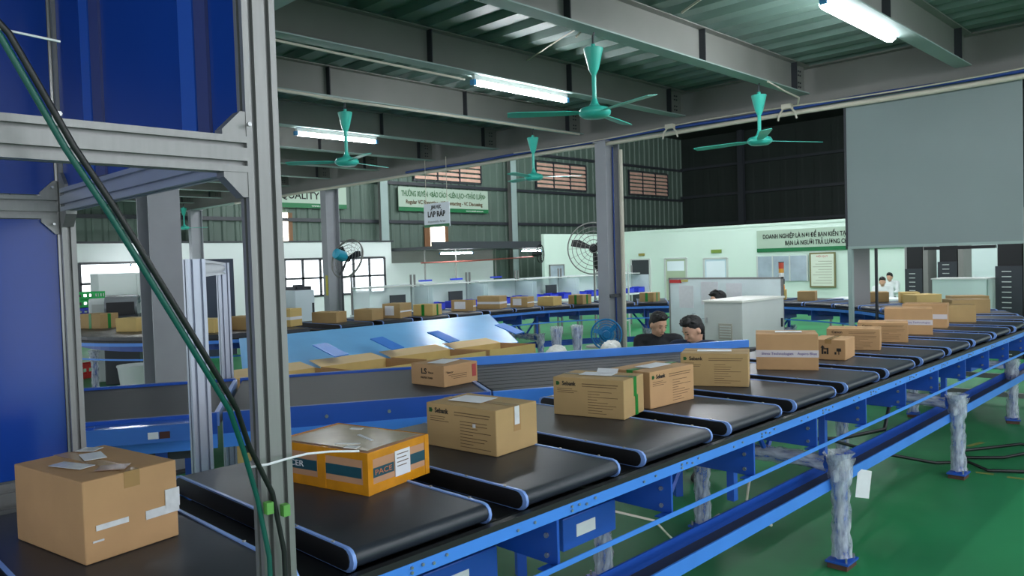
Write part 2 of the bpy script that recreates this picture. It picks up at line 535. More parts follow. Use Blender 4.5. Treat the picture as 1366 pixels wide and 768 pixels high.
# white room: two walls meeting in a corner
struct(G().box(27, 27.15, -6, 21.0, 0, 3.0).box(26.98, 27, -6, 21, 2.96, 3.05).obj('wall_partition', M_white))
struct(G().box(23.2, 27.0, 21.0, 21.15, 0, 3.0).obj('wall_partition_end', M_white))
struct(G().box(17.6, 23.2, 24.0, 24.1, 0, 2.0).obj('wall_recess', M_whitec))
struct(G().box(17.6, 23.2, 23.98, 24.1, 2.0, 2.45).obj('wall_recess_top', M_beam))
struct(G().box(17.6, 24.1, 21.3, 24.1, 2.45, 2.56).obj('ceiling_recess', M_dark))
struct(G().box(17.55, 24.15, 21.2, 21.3, 2.45, 2.72).obj('trim_recess', M_dark))
def lamp_bar(x, y, z, L, label, rz=0.0, m=None, drop=0.0, r=0.028):
    t = thing('tube_lamp', label, 'lamp', (x, y, z), rz)
    G().box(-L / 2, L / 2, -0.02, 0.02, 0.03, 0.08).obj('housing', M_cab, t)
    G().tube([(-L / 2 + 0.03, 0, 0), (L / 2 - 0.03, 0, 0)], r, 8).obj('tube', m or M_tube, t)
    for s in (-1, 1):
        G().box(s * L / 2 - 0.02, s * L / 2 + 0.02, -0.03, 0.03, -0.025, 0.03).obj('end_cap', mat('cap_blue', (60, 140, 190), 0.4), t)
    if drop:
        for s in (-0.35, 0.35):
            G().tube([(s * L, 0, 0.07), (s * L, 0, drop)], 0.006, 6).obj('hanger', M_cable, t)
    return t
lamp_bar(19.0, 21.6, 2.3, 1.6, 'glowing tube lamp left of the daylight opening under the far recess', m=M_tube, drop=0.15)
lamp_bar(23.4, 21.9, 2.35, 1.2, 'glowing tube lamp beside the far wall column on the right of the recess', m=M_tube, drop=0.15)
lamp_bar(8.4, 22.1, 2.15, 1.5, 'glowing tube lamp in front of the left office window', m=M_tube, drop=1.74)

def door(n, y0, y1, z1, m, label, inset=None):
    t = thing('door_%d' % n, label, 'door', (26.97, (y0 + y1) / 2, 0)); struct(t)
    w = abs(y1 - y0) / 2
    G().box(0, 0.03, -w, w, 0, z1).obj('leaf', m, t)
    g = G()
    for s in (-1, 1):
        g.box(-0.02, 0.03, s * w - 0.04, s * w + 0.04, 0, z1 + 0.04)
    g.box(-0.02, 0.03, -w, w, z1, z1 + 0.06)
    g.obj('door_frame', M_cab, t)
    G().box(-0.06, 0, w - 0.16, w - 0.1, 0.95, 1.0).obj('handle', M_bolt, t)
    if inset:
        G().box(-0.005, 0, -w + 0.1, w - 0.1, inset, z1 - 0.08).obj('pane', mat('door_pane', (226, 238, 244), 0.1), t)
door(1, 18.5, 19.45, 1.82, M_dark, 'dark door in the white partition right of the middle column')
door(2, 16.75, 17.75, 1.82, mat('door_olive', (176, 192, 164), 0.5), 'pale green door with a white upper pane', 1.35)
door(3, 14.95, 15.95, 1.78, mat('door_glassy', (196, 218, 230), 0.2), 'pale glazed door under a small green exit plate', 0.2)
ex = tag(G().box(0, 0.03, -0.22, 0.22, 0, 0.13).obj('exit_plate', mat('exit_green', (122, 148, 60), 0.5), loc=(26.95, 15.4, 2.02)), 'small green exit plate above the pale glazed door', 'sign')
ex2 = tag(G().box(0, 0.03, -0.15, 0.15, 0, 0.1).obj('exit_plate', mat('exit_olive', (150, 140, 70), 0.5), loc=(26.95, 18.9, 2.0)), 'small olive plate above the dark door', 'sign')
banner(26.95, 10.9, 1.99, 5.6, 0.8, -PI / 2, 'pale green banner with two lines of black capitals on the white partition',
       [('DOANH NGHIỆP LÀ NƠI ĐỂ BẠN KIẾN TẠO', 0.22, M_ink, -0.98, 0.56, 3.15), ('BẠN LÀ NGƯỜI TRẢ LƯƠNG CHO BẠN', 0.22, M_ink, -0.35, 0.3, 2.7)])
wn = thing('window_5', 'grey glazed window in the white partition below the capitals banner', 'window', (26.95, 12.75, 0.9)); struct(wn)
for y in (-0.95, -0.3, 0.35, 0.95):
    G().box(-0.01, 0.03, y - 0.025, y + 0.025, 0, 0.95).obj('mullion', M_cab, wn)
for y0, y1 in ((-0.93, -0.32), (-0.28, 0.33), (0.37, 0.93)):
    G().box(0.0, 0.02, y0, y1, 0.02, 0.93).obj('pane', mat('grey_glass', (158, 172, 184), 0.1, var=0.15, scale=2), wn)
nb = thing('notice_board', 'brown framed notice sheet on the white partition', 'notice', (26.95, 11.25, 0.68))
G().box(-0.03, 0, -0.46, 0.46, 0, 1.24).obj('frame', mat('frame_brown', (120, 116, 78), 0.4), nb)
G().box(-0.036, -0.03, -0.4, 0.4, 0.06, 1.18).obj('sheet', mat('notice_paper', (214, 222, 206), 0.5), nb)
g = G()
for k in range(9):
    g.box(-0.039, -0.036, -0.34, 0.34 - 0.1 * (k % 3), 0.16 + 0.095 * k, 0.175 + 0.095 * k)
g.obj('printed_lines', mat('faint_ink', (150, 150, 130), 0.6), nb)
text('NỘI QUY', 0.09, M_red, nb, (-0.04, 0, 1.1), RXm, width=0.4)

# ------------------------------------------------------------------ sorter loop path
CX, CY, RR = 8.8, 5.884, 3.5
def path(s):
    # s = x on the near straight, then a half circle, then the far straight
    if s <= CX:
        return (s, CY - RR, 0.0)
    a = (s - CX) / RR
    if a <= PI:
        return (CX + RR * math.sin(a), CY - RR * math.cos(a), a)
    return (CX - (s - CX - PI * RR), CY + RR, PI)
S_ARC = CX + PI * RR
S_END = S_ARC + (CX - 5.2)
def span(s0, s1):
    ss = [s0]
    n = 36
    for i in range(n + 1):
        q = CX + PI * RR * i / n
        if s0 < q < s1: ss.append(q)
    ss.append(s1)
    return [path(q) for q in ss]
# curved tail of the far run (turns away to +y)
TAIL = [(5.2 - 1.6 * math.sin(a), 10.984 - 1.6 * math.cos(a), PI - a) for a in [PI / 2 * i / 14 for i in range(15)]] + [(3.6, 15.0, PI / 2)]

fr = thing('loop_sorter', 'blue steel frame of the looping belt sorter on film wrapped legs', 'conveyor')
whole = span(-2.6, S_END) + TAIL[1:]
loop = span(-2.6, S_END)
G().sweep(whole, -0.648, -0.628, 1.062, 1.102).sweep(whole, -0.63, -0.60, 1.094, 1.101).obj('top_rail', M_rail, fr)
G().sweep(whole, 0.628, 0.648, 1.062, 1.102).sweep(whole, 0.60, 0.63, 1.094, 1.101).obj('top_rail', M_rail, fr)
G().sweep(whole, -0.648, -0.622, 1.103, 1.122).sweep(whole, 0.622, 0.648, 1.103, 1.122).obj('track_cover', M_black, fr)
G().sweep(whole, -0.656, -0.652, 0.892, 0.912).obj('lower_rail', M_rail, fr)
G().sweep(whole, 0.652, 0.656, 0.892, 0.912).obj('lower_rail', M_rail, fr)
G().sweep(whole, -0.30, -0.24, 0.96, 1.06).sweep(whole, 0.24, 0.30, 0.96, 1.06).obj('inner_track', M_rail2, fr)
G().sweep(loop, -0.60, 0.60, 1.052, 1.06).obj('track_bed', M_black, fr)
G().sweep(TAIL, -0.58, 0.58, 1.10, 1.17).obj('curved_belt', M_belt, fr)
# cable tray low on the outside of the near run
near = [(-2.6, CY - RR, 0.0), (11.5, CY - RR, 0.0)]
G().sweep(near, -0.435, -0.425, 0.47, 0.54).obj('tray_lip', M_rail, fr)
G().sweep(near, -0.27, -0.26, 0.47, 0.55).obj('tray_lip', M_rail2, fr)
G().sweep(near, -0.425, -0.27, 0.47, 0.48).obj('tray_base', M_dark, fr)
fb = span(9.4, S_END)
G().sweep(fb, 0.425, 0.435, 0.47, 0.54).obj('tray_lip', M_rail2, fr)
G().sweep(fb, 0.26, 0.27, 0.47, 0.55).obj('tray_lip', M_rail2, fr)
G().sweep(fb, 0.27, 0.425, 0.47, 0.48).obj('tray_base', M_dark, fr)
for x_ in (0.9, 1.55, 2.25, 5.9, 8.0):
    db = G().box(x_, x_ + 0.34, 1.98, 2.26, 0.80, 0.93).obj('drive_box', M_rail2, fr, bevel=0.004)
    G().box(x_ + 0.08, x_ + 0.2, 1.978, 1.98, 0.84, 0.89).obj('white_sticker', M_paper, db)
# cross plates with a cut out, outer and inner
def plate_mesh(sgn):
    pr = [(0.645, 1.095), (0.575, 1.095), (0.555, 1.05), (0.50, 0.985), (0.18, 0.965), (0.18, 0.90), (0.645, 0.90)]
    M = Matrix(((0, 0, 1, 0), (sgn, 0, 0, 0), (0, 1, 0, 0), (0, 0, 0, 1)))
    g = G().prism(pr, -0.006, 0.006, M)
    g.box(-0.06, 0.006, sgn * 0.60, sgn * 0.646, 0.895, 0.90)
    return g
pm = [plate_mesh(s).obj('cross_plate', M_rail2, fr) for s in (-1, 1)]
bolt_src = G()
for dz in (0.93, 1.0, 1.06):
    bolt_src.cyl((-0.007, -0.6, dz), (-0.016, -0.6, dz), 0.009, n=6)
for dx, dz in ((0.07, 1.076), (0.11, 1.088), (0.07, 1.09), (0.15, 1.08), (0.2, 1.09), (-0.12, 1.085), (-0.2, 1.08)):
    bolt_src.cyl((dx, -0.648, dz), (dx, -0.654, dz), 0.005, n=6)
bl = bolt_src.obj('bolts', M_bolt, fr)
first = True
k = 0
while True:
    s = 1.95 - 0.702 * 6 + 0.702 * k
    if s > S_END - 0.1: break
    x, y, h = path(s)
    for q in (0, 1):
        if first:
            o = pm[q]
        else:
            o = pm[q].copy(); COL.objects.link(o); o.parent = fr
        o.location = (x, y, 0); o.rotation_euler = (0, 0, h)
    o = bl if first else bl.copy()
    if not first: COL.objects.link(o); o.parent = fr
    o.location = (x, y, 0); o.rotation_euler = (0, 0, h)
    first = False
    k += 1
# legs
def crumple(L, r, n=14, m=16, seed=0):
    rnd = random.Random(seed)
    g = G(); vs = []
    for i in range(m + 1):
        z = L * i / m
        bulge = r * (1.0 + 0.5 * max(0, i / m - 0.72) * 3)
        for k in range(n):
            a = 2 * PI * k / n
            rr = bulge * (1 + rnd.uniform(-0.16, 0.2))
            vs.append((rr * math.cos(a), rr * math.sin(a), z + rnd.uniform(-0.006, 0.006)))
    fs = []
    for i in range(m):
        for k in range(n):
            k2 = (k + 1) % n
            fs.append((i * n + k, i * n + k2, (i + 1) * n + k2, (i + 1) * n + k))
    return g.add(vs, fs)
post_m = G().box(-0.03, 0.03, -0.03, 0.03, 0.045, 0.69).obj('leg', M_rail2, fr)
foot_m = G().box(-0.085, 0.085, -0.07, 0.07, 0.035, 0.048).obj('foot_plate', M_rail2, post_m)
pad_m = G().box(-0.075, 0.075, -0.06, 0.06, 0.0, 0.035).obj('rust_pad', M_rust, post_m)
bolt_m = G().cyl((0.06, -0.05, 0.0), (0.06, -0.05, 0.075), 0.007, n=6).cyl((-0.06, -0.05, 0), (-0.06, -0.05, 0.075), 0.007, n=6).obj('anchor_bolt', M_bolt, post_m)
wrap_m = [crumple(0.62, 0.054, seed=i).obj('wrap_film', M_wrap, post_m, smooth=60) for i in range(1)]
wrap_m[0].location = (0, 0, 0.06)
knot_m = crumple(0.17, 0.062, m=6, seed=9).obj('wrap_knot', M_wrap, post_m, smooth=60)
knot_m.location = (0, 0.01, 0.54)
beam_m = G().box(-0.025, 0.025, -0.52, 0.52, 0.60, 0.67).obj('cross_beam', M_rail2, fr)
bwrap = crumple(0.80, 0.052, seed=5).obj('wrap_film', M_wrap, beam_m, smooth=60)
bwrap.rotation_euler = (-PI / 2, 0, 0); bwrap.location = (0, -0.40, 0.635)
up_m = [G().box(-0.02, 0.02, q - 0.02, q + 0.02, 0.67, 1.0).obj('upright', M_rail2, fr) for q in (-0.38, 0.38)]
br_m = [G().cyl((q, 0.0, 0.98), (0, 0, 0.64), 0.018, n=6).obj('brace', M_rail2, fr) for q in (-0.28, 0.28)]
used = set()
def addc(src, loc, rz):
    o = src
    if src.name in used:
        o = src.copy(); COL.objects.link(o); o.parent = fr
        for ch_ in src.children:
            c = ch_.copy(); COL.objects.link(c); c.parent = o
    used.add(src.name)
    o.location = loc; o.rotation_euler = (0, 0, rz)
    return o
for s in (-1.2, 3.62, 4.76, 7.25, 9.75, 12.0, 14.3, 16.6, 18.9, 21.2, 23.2):
    x, y, h = path(s)
    nx, ny = -math.sin(h), math.cos(h)
    for of in ((0.485,) if s == 3.62 else (-0.485, 0.485)):
        addc(post_m, (x + nx * of, y + ny * of, 0), h + (0 if of < 0 else PI))
    for src in [beam_m] + up_m + br_m:
        o_ = addc(src, (x, y, 0), h)
        if s == 3.62 and src is beam_m:
            o_.scale = (1, 0.42, 1); o_.location = (x, y + 0.3, 0)
for px_ in (3.12, 4.08):
    for py_ in (11.2, 13.6):
        addc(post_m, (px_, py_, 0), 0)

# ------------------------------------------------------------------ trays
def tray_profile(y0, y1, z0, z1, n=6):
    r = (z1 - z0) / 2
    zc = (z0 + z1) / 2
    pts = []
    for i in range(n + 1):
        a = -PI / 2 + PI * i / n
        pts.append((y1 - r + r * math.cos(a), zc + r * math.sin(a)))
    for i in range(n + 1):
        a = PI / 2 + PI * i / n
        pts.append((y0 + r + r * math.cos(a), zc + r * math.sin(a)))
    return pts
MYZ = Matrix(((0, 0, 1, 0), (1, 0, 0, 0), (0, 1, 0, 0), (0, 0, 0, 1)))
def make_tray():
    t = thing('sorter_tray', 'black belt tray', 'conveyor tray', (0, 0, 1.03))
    G().prism(tray_profile(-0.6, 0.6, 0.085, 0.14), -0.252, 0.252, MYZ).obj('belt', M_belt, t, smooth=40)
    for s in (-1, 1):
        G().prism(tray_profile(-0.604, 0.604, 0.075, 0.1445), s * 0.2565 - 0.0055, s * 0.2565 + 0.0055, MYZ).obj('edge_strip', M_edge, t, smooth=40)
        G().prism(tray_profile(-0.585, 0.585, 0.079, 0.1395), s * 0.2635 - 0.0018, s * 0.2635 + 0.0018, MYZ).obj('side_plate', M_black, t, smooth=40)
        g = G().cyl((s * 0.26, -0.5, 0.1445), (s * 0.26, -0.5, 0.1475), 0.006, n=6).cyl((s * 0.26, -0.3, 0.1445), (s * 0.26, -0.3, 0.1475), 0.006, n=6)
        g.obj('screws', M_bolt, t)
    G().box(0.2655, 0.4205, -0.57, 0.57, 0.055, 0.073).obj('gap_cover', M_black, t)
    G().box(-0.2, 0.2, -0.22, 0.22, 0.034, 0.084).obj('carriage', M_dark, t)
    return t
PITCH = 0.686
box_names = {-1: 'carrying the large plain carton on the left', 0: 'carrying the carton with yellow tape', 1: 'carrying the carton with a torn white label nearest the yellow one',
             2: 'under the first green taped carton', 3: 'under the second green taped carton', 4: 'under the dark faced carton behind the green taped pair',
             5: 'under the tall carton with white printed tape', 6: 'under the small carton with handling symbols', 7: 'under the carton behind the small symbol carton',
             8: 'under the second plain carton behind the small symbol carton', 9: 'under the tall carton at the grey tunnel post', 10: 'under the rounded carton with a white band',
             11: 'under the brown carton past the white banded ones'}
tr0 = make_tray()
kk = -4
bend_n = far_n = -1
ORD = ['first', 'second', 'third', 'fourth', 'fifth', 'sixth', 'seventh', 'eighth', 'ninth', 'tenth', 'eleventh', 'twelfth', 'thirteenth', 'fourteenth', 'fifteenth', 'sixteenth', 'seventeenth', 'eighteenth', 'nineteenth', 'twentieth']
while True:
    s = 1.154 + 0.265 + PITCH * kk
    if s > S_END - 0.3: break
    x, y, h = path(s)
    if kk == -4:
        t = tr0; t.location = (x, y, 1.03)
    else:
        t = dup(tr0, (x, y, 1.03), h)
    if kk in box_names:
        t['label'] = 'black sorter tray ' + box_names[kk]
        t['group'] = 'trays of the near sorter run'
    elif kk < -1:
        t['label'] = 'black sorter tray hidden behind the blue panels at the lower left'; t['group'] = 'trays inside the blue panelled tunnel'
    elif s < S_ARC:
        bend_n += 1
        t['label'] = ORD[bend_n] + ' black sorter tray round the bend, counted from the right end past the grey tunnel'; t['group'] = 'trays on the sorter bend'
    else:
        far_n += 1
        t['label'] = ORD[far_n] + ' black tray from the right on the far straight run above the chute'; t['group'] = 'trays of the far sorter run'
    kk += 1

# ------------------------------------------------------------------ cartons
def carton(label, fx, fy, ang, a, b, h, m=M_card, z=1.171, group=None, name='carton'):
    # front corner at (fx, fy); side a along ang, side b along ang + 90
    t = thing(name, label, 'box', (fx, fy, z), math.radians(ang), group)
    g = G().box(0, a, 0, b, 0, h)
    g.obj('body', m, t, bevel=0.004)
    return t
def seam(t, a, b, h, along='y', m=None, w=0.045, dropf=0.25, off=None):
    # tape along the top seam with short tails down the sides
    m = m or M_tape
    e = 0.0012
    g = G()
    if along == 'y':
        c = a / 2 if off is None else off
        g.box(c - w / 2, c + w / 2, -e, b + e, h, h + e)
        g.box(c - w / 2, c + w / 2, -e, 0, h * (1 - dropf), h + e)
        g.box(c - w / 2, c + w / 2, b, b + e, h * (1 - dropf), h + e)
    else:
        c = b / 2 if off is None else off
        g.box(-e, a + e, c - w / 2, c + w / 2, h, h + e)
        g.box(-e, 0, c - w / 2, c + w / 2, h * (1 - dropf), h + e)
        g.box(a, a + e, c - w / 2, c + w / 2, h * (1 - dropf), h + e)
    return g.obj('tape', m, t)
def flapline(t, a, b, h, along='y'):
    g = G()
    if along == 'y': g.box(a / 2 - 0.001, a / 2 + 0.001, 0.002, b - 0.002, h, h + 0.0008)
    else: g.box(0.002, a - 0.002, b / 2 - 0.001, b / 2 + 0.001, h, h + 0.0008)
    g.obj('flap_gap', M_inkb, t)
def label_top(t, x, y, w, d, h, rot=0.0, m=None, name='paper_label', curl=False):
    g = G()
    M = Matrix.Translation((x, y, h + 0.002)) @ Matrix.Rotation(rot, 4, 'Z')
    g.box(-w / 2, w / 2, -d / 2, d / 2, 0, 0.0015, M)
    if curl:
        M2 = M @ Matrix.Translation((w / 2, 0, 0)) @ Matrix.Rotation(math.radians(-38), 4, 'Y')
        g.box(-0.003, w * 0.3, -d / 2, d * 0.15, 0, 0.0012, M2)
    return g.obj(name, m or M_film, t)
def printed_face(t, face, a, b, h, brand, size=0.03, m=None, icon=True):
    # brand text + blocks of small printed lines, on the x=0 face ('x') or y=0 face ('y')
    L = b if face == 'x' else a
    m = m or M_ink
    def place(u, z):
        return ((-0.0015, L / 2 - u, z) if face == 'x' else (L / 2 + u, -0.0015, z))
    rot = RXm if face == 'x' else RX
    text(brand, size, m, t, place(-L * 0.30 + (0.012 if icon else 0), h * 0.84), rot, name='brand_print', width=L * 0.2, bold=0.0006)
    g = G()
    def bar(u0, u1, z0, z1):
        if face == 'x': g.box(-0.0012, 0, L / 2 - u1, L / 2 - u0, z0, z1)
        else: g.box(L / 2 + u0, L / 2 + u1, -0.0012, 0, z0, z1)
    if icon:
        gi = g; g = G()
        bar(-L * 0.455, -L * 0.415, h * 0.79, h * 0.89)
        bar(-L * 0.447, -L * 0.405, h * 0.815, h * 0.865)
        g.obj('brand_mark', M_inkg, t)
        g = gi
    rnd = random.Random(int(L * 1000) + len(brand))
    bar(-0.08 * L, 0.42 * L, h * 0.845, h * 0.862)
    bar(-0.08 * L, 0.40 * L, h * 0.785, h * 0.80)
    for q in range(3):
        bar(-0.44 * L, (-0.44 + rnd.uniform(0.14, 0.3)) * L, h * (0.70 - 0.05 * q), h * (0.712 - 0.05 * q))
    for q in range(9):
        bar(0.0, rnd.uniform(0.12, 0.44) * L, h * (0.66 - 0.07 * q), h * (0.672 - 0.07 * q))
    g.obj('printed_lines', M_inkb, t)

b1 = carton('large plain brown carton with clear tape scraps at lower left corner', 0.63, 2.25, 10, 0.27, 0.40, 0.225, M_card)
flapline(b1, 0.27, 0.40, 0.225, 'y'); seam(b1, 0.27, 0.40, 0.225, 'y', m=M_tape, dropf=0.2)
label_top(b1, 0.07, 0.2, 0.05, 0.13, 0.2265, 0.2); label_top(b1, 0.16, 0.26, 0.06, 0.1, 0.2265, -0.3, m=M_paper); label_top(b1, 0.2, 0.36, 0.05, 0.06, 0.2265, 0.5)
label_top(b1, 0.12, 0.07, 0.06, 0.08, 0.2265, 0.8, m=mat('red_print_film', (170, 140, 130), 0.2))
g = G(); g.box(0.17, 0.272, -0.003, -0.001, 0.075, 0.10, Matrix.Rotation(0.0, 4, 'Y')); g.box(0.23, 0.274, -0.004, -0.001, 0.09, 0.145); g.box(0.03, 0.12, -0.003, -0.001, 0.085, 0.1); g.box(0.02, 0.05, -0.003, -0.001, 0.055, 0.06)
g.obj('film_scrap', M_film, b1)
b2 = carton('flat carton bound with yellow tape and dark teal printed bands', 1.48, 2.17, 12, 0.32, 0.46, 0.145, mat('cardboard_pinkish', (188, 142, 108), 0.7, var=0.06, scale=8))
A_, B_, H_ = 0.32, 0.46, 0.145; e = 0.0015
g = G()
for z0, z1 in ((0, 0.034), (H_ - 0.026, H_ + e)):
    g.box(-e, A_ + e, -e, 0, z0, z1).box(-e, A_ + e, B_, B_ + e, z0, z1).box(-e, 0, 0, B_, z0, z1).box(A_, A_ + e, 0, B_, z0, z1)
g.box(-2 * e, 0.022, -2 * e, 0, 0, H_).box(-2 * e, 0, 0, 0.022, 0, H_).box(A_ - 0.02, A_ + 2 * e, -2 * e, 0, 0, H_)
g.box(-2 * e, 0, 0.2, 0.24, 0, H_).box(-e, A_ + e, 0.2, 0.235, H_, H_ + e * 0.8)
g.obj('yellow_tape', M_ytape, b2)
for q in ((-e * 0.8, 0, 0.03, 0.2, 0.055, 0.092), (-e * 0.8, 0, 0.245, 0.44, 0.055, 0.092), (0.025, 0.13, -e * 0.8, 0, 0.055, 0.088), (0.22, 0.3, -e * 0.8, 0, 0.055, 0.092)):
    G().box(*q).obj('teal_band', M_teal, b2)
text('ACER', 0.03, M_paper, b2, (-0.0025, 0.36, 0.074), RXm, name='band_print', width=0.1)
text('PACE', 0.026, mat('orange_print', (196, 120, 80), 0.6), b2, (0.075, -0.0025, 0.071), RX, name='band_print', width=0.085)
lb = G().box(0.135, 0.215, -0.0035, -0.0015, 0.032, 0.122).obj('paper_label', M_paper, b2)
g = G()
for q in range(4): g.box(0.145, 0.205 - 0.01 * (q % 2), -0.0042, -0.0035, 0.108 - 0.014 * q, 0.111 - 0.014 * q)
g.obj('printed_lines', M_inkb, lb)
label_top(b2, 0.155, 0.22, 0.28, 0.40, H_ + 0.001, 0.0, m=mat('clear_film_tan', (176, 160, 132), 0.2, var=0.1, scale=18), name='film_sheet')
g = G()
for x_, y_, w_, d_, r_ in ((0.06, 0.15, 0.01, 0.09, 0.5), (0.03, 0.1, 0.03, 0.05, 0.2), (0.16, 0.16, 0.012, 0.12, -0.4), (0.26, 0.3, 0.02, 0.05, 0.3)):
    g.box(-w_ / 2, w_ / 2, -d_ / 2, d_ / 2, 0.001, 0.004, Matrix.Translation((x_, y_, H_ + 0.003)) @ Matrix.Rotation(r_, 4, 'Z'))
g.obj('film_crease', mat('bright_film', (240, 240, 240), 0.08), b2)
b3 = carton('brown printed carton with torn white label on top beside yellow taped one', 2.11, 2.195, 5, 0.265, 0.395, 0.185, M_card2)
printed_face(b3, 'x', 0.265, 0.395, 0.185, 'Sebank', 0.03)
flapline(b3, 0.265, 0.395, 0.185, 'y'); seam(b3, 0.265, 0.395, 0.185, 'y', dropf=0.55)
label_top(b3, 0.14, 0.25, 0.13, 0.17, 0.1865, 0.12, m=M_paper)
G().box(0.115, 0.145, -0.003, -0.0012, 0.11, 0.185).obj('film_scrap', M_film, b3)
G().box(-0.003, -0.001, 0.11, 0.125, 0.105, 0.12).obj('film_scrap', M_film, b3)
b4 = carton('carton with green tape down its right end, nearer of the green taped pair', 2.98, 2.21, 13, 0.25, 0.385, 0.19, M_card2)
printed_face(b4, 'x', 0.25, 0.385, 0.19, 'Sebank', 0.03)
flapline(b4, 0.25, 0.385, 0.19, 'y'); seam(b4, 0.25, 0.385, 0.19, 'y', m=mat('grey_tape', (120, 112, 90), 0.3), dropf=0.02)
g = G().box(0.12, 0.155, -0.0015, 0, 0.095, 0.19).box(0.135, 0.17, -0.0018, 0, 0, 0.10).box(0.12, 0.155, 0, 0.03, 0.19, 0.1915)
g.obj('green_tape', M_gtape, b4)
label_top(b4, 0.14, 0.2, 0.1, 0.17, 0.191, 0.1, m=M_paper, curl=True)
b5 = carton('carton turned lengthways with green tape ends, farther of the green taped pair', 3.27, 2.26, -3, 0.385, 0.265, 0.19, M_card)
printed_face(b5, 'y', 0.385, 0.265, 0.19, 'Sebank', 0.03)
flapline(b5, 0.385, 0.265, 0.19, 'x'); seam(b5, 0.385, 0.265, 0.19, 'x', m=mat('grey_tape', (120, 112, 90), 0.3), dropf=0.02)
G().box(-0.0015, 0.06, 0.11, 0.15, 0.19, 0.192).box(-0.0015, 0, 0.11, 0.15, 0.12, 0.19).obj('green_tape', M_gtape, b5); G().box(0.33, 0.387, 0.11, 0.15, 0.19, 0.192).obj('green_tape', M_gtape, b5)
label_top(b5, 0.2, 0.13, 0.2, 0.1, 0.191, 0.05, m=M_paper)
b6 = carton('dark faced printed carton behind the green taped pair at the blue rail end', 4.155, 2.18, 26, 0.265, 0.39, 0.195, M_card2)
printed_face(b6, 'x', 0.265, 0.39, 0.195, 'Sebank', 0.03)
flapline(b6, 0.265, 0.39, 0.195, 'y'); label_top(b6, 0.13, 0.2, 0.09, 0.2, 0.196, 0.05, m=M_paper)
b7 = carton('tall plain carton with white printed tape round its middle', 4.99, 2.12, 27, 0.27, 0.39, 0.24, M_card)
G().box(-0.0015, 0, 0, 0.39, 0.085, 0.132).box(0, 0.27, -0.0015, 0, 0.085, 0.132).obj('white_tape', mat('lilac_white_tape', (206, 198, 200), 0.35), b7)
text('Shiva Technologies', 0.024, M_inkp, b7, (-0.0025, 0.255, 0.109), RXm, name='tape_print', width=0.2)
text('Aspiro Blue', 0.024, M_inkp, b7, (-0.0025, 0.07, 0.109), RXm, name='tape_print', width=0.12)
label_top(b7, 0.13, 0.18, 0.1, 0.17, 0.241, 0.0, m=M_paper); flapline(b7, 0.27, 0.39, 0.24, 'y')
b8 = carton('small carton with black handling symbols beside the tall taped carton', 5.54, 2.16, 9, 0.3, 0.235, 0.145, M_card)
g = G()
def tri(u, z, w, h2):
    g.prism([(u - w / 2, z), (u + w / 2, z), (u, z + h2)], 0, 0.0015, Matrix(((0, 0, -1, 0), (-1, 0, 0, 0.235), (0, 1, 0, 0), (0, 0, 0, 1))))
g.box(-0.0015, 0, 0.15, 0.162, 0.04, 0.085).box(-0.0015, 0, 0.115, 0.127, 0.04, 0.085).box(-0.0015, 0, 0.13, 0.147, 0.042, 0.06).box(-0.0015, 0, 0.12, 0.157, 0.075, 0.083)
g.box(-0.0015, 0, 0.03, 0.06, 0.062, 0.085).box(-0.0015, 0, 0.042, 0.048, 0.04, 0.065).box(-0.0015, 0, 0.062, 0.074, 0.04, 0.058)
tri(0.08, 0.085, 0.03, 0.02)
g.obj('handling_symbols', M_ink, b8)
flapline(b8, 0.3, 0.235, 0.145, 'x'); seam(b8, 0.3, 0.235, 0.145, 'x', dropf=0.2)
b9 = carton('printed carton with cream top directly behind the small symbol carton', 6.22, 2.16, 17, 0.26, 0.385, 0.165, M_card)
printed_face(b9, 'x', 0.26, 0.385, 0.165, 'Canon', 0.03, icon=False); flapline(b9, 0.26, 0.385, 0.165, 'y')
b10 = carton('second plain printed carton behind the small symbol carton', 6.86, 2.16, 18, 0.26, 0.385, 0.165, M_card)
printed_face(b10, 'x', 0.26, 0.385, 0.165, 'Canon', 0.022, M_inkb, icon=False); flapline(b10, 0.26, 0.385, 0.165, 'y')
b11 = carton('tall carton with cream top and white printed band at the tunnel post', 7.55, 2.17, 17, 0.27, 0.39, 0.24, M_card)
G().box(-0.0015, 0, 0, 0.39, 0.09, 0.135).obj('white_tape', mat('lilac_white_tape', (206, 198, 200), 0.35), b11)
text('Shiva Technologies', 0.024, M_inkp, b11, (-0.0025, 0.12, 0.112), RXm, name='tape_print', width=0.2); flapline(b11, 0.27, 0.39, 0.24, 'y')
b12 = carton('tall carton with half hidden white band right of the tunnel post', 8.24, 2.24, 12, 0.27, 0.39, 0.235, M_card)
G().box(-0.0015, 0, 0, 0.39, 0.09, 0.135).obj('white_tape', mat('lilac_white_tape', (206, 198, 200), 0.35), b12); flapline(b12, 0.27, 0.39, 0.235, 'y')
b13 = carton('brown carton with a dark edged top past the white banded cartons', 9.01, 2.18, 22, 0.26, 0.385, 0.18, M_card2)
flapline(b13, 0.26, 0.385, 0.18, 'y')
b14 = carton('olive carton on the bend in front of the last brown one', 10.28, 2.34, 37, 0.28, 0.42, 0.165, M_card2); flapline(b14, 0.28, 0.42, 0.165, 'y')
b15 = carton('last brown carton at the right end of the bend', 11.02, 2.52, 30, 0.28, 0.42, 0.165, M_card2); flapline(b15, 0.28, 0.42, 0.165, 'y')
b16 = carton('pale carton under the grey tunnel with a cream top', 11.9, 3.3, 55, 0.28, 0.40, 0.135, M_card3); flapline(b16, 0.28, 0.4, 0.135, 'y')
carton('small olive carton right of the tunnel inner post', 12.05, 4.05, 25, 0.25, 0.3, 0.15, M_card2)
carton('small yellowish carton below the stacked black racks', 12.02, 3.62, 25, 0.25, 0.25, 0.15, M_card3)
carton('small olive carton on the bend left of the tunnel posts', 12.1, 5.18, 15, 0.24, 0.27, 0.15, M_card2)

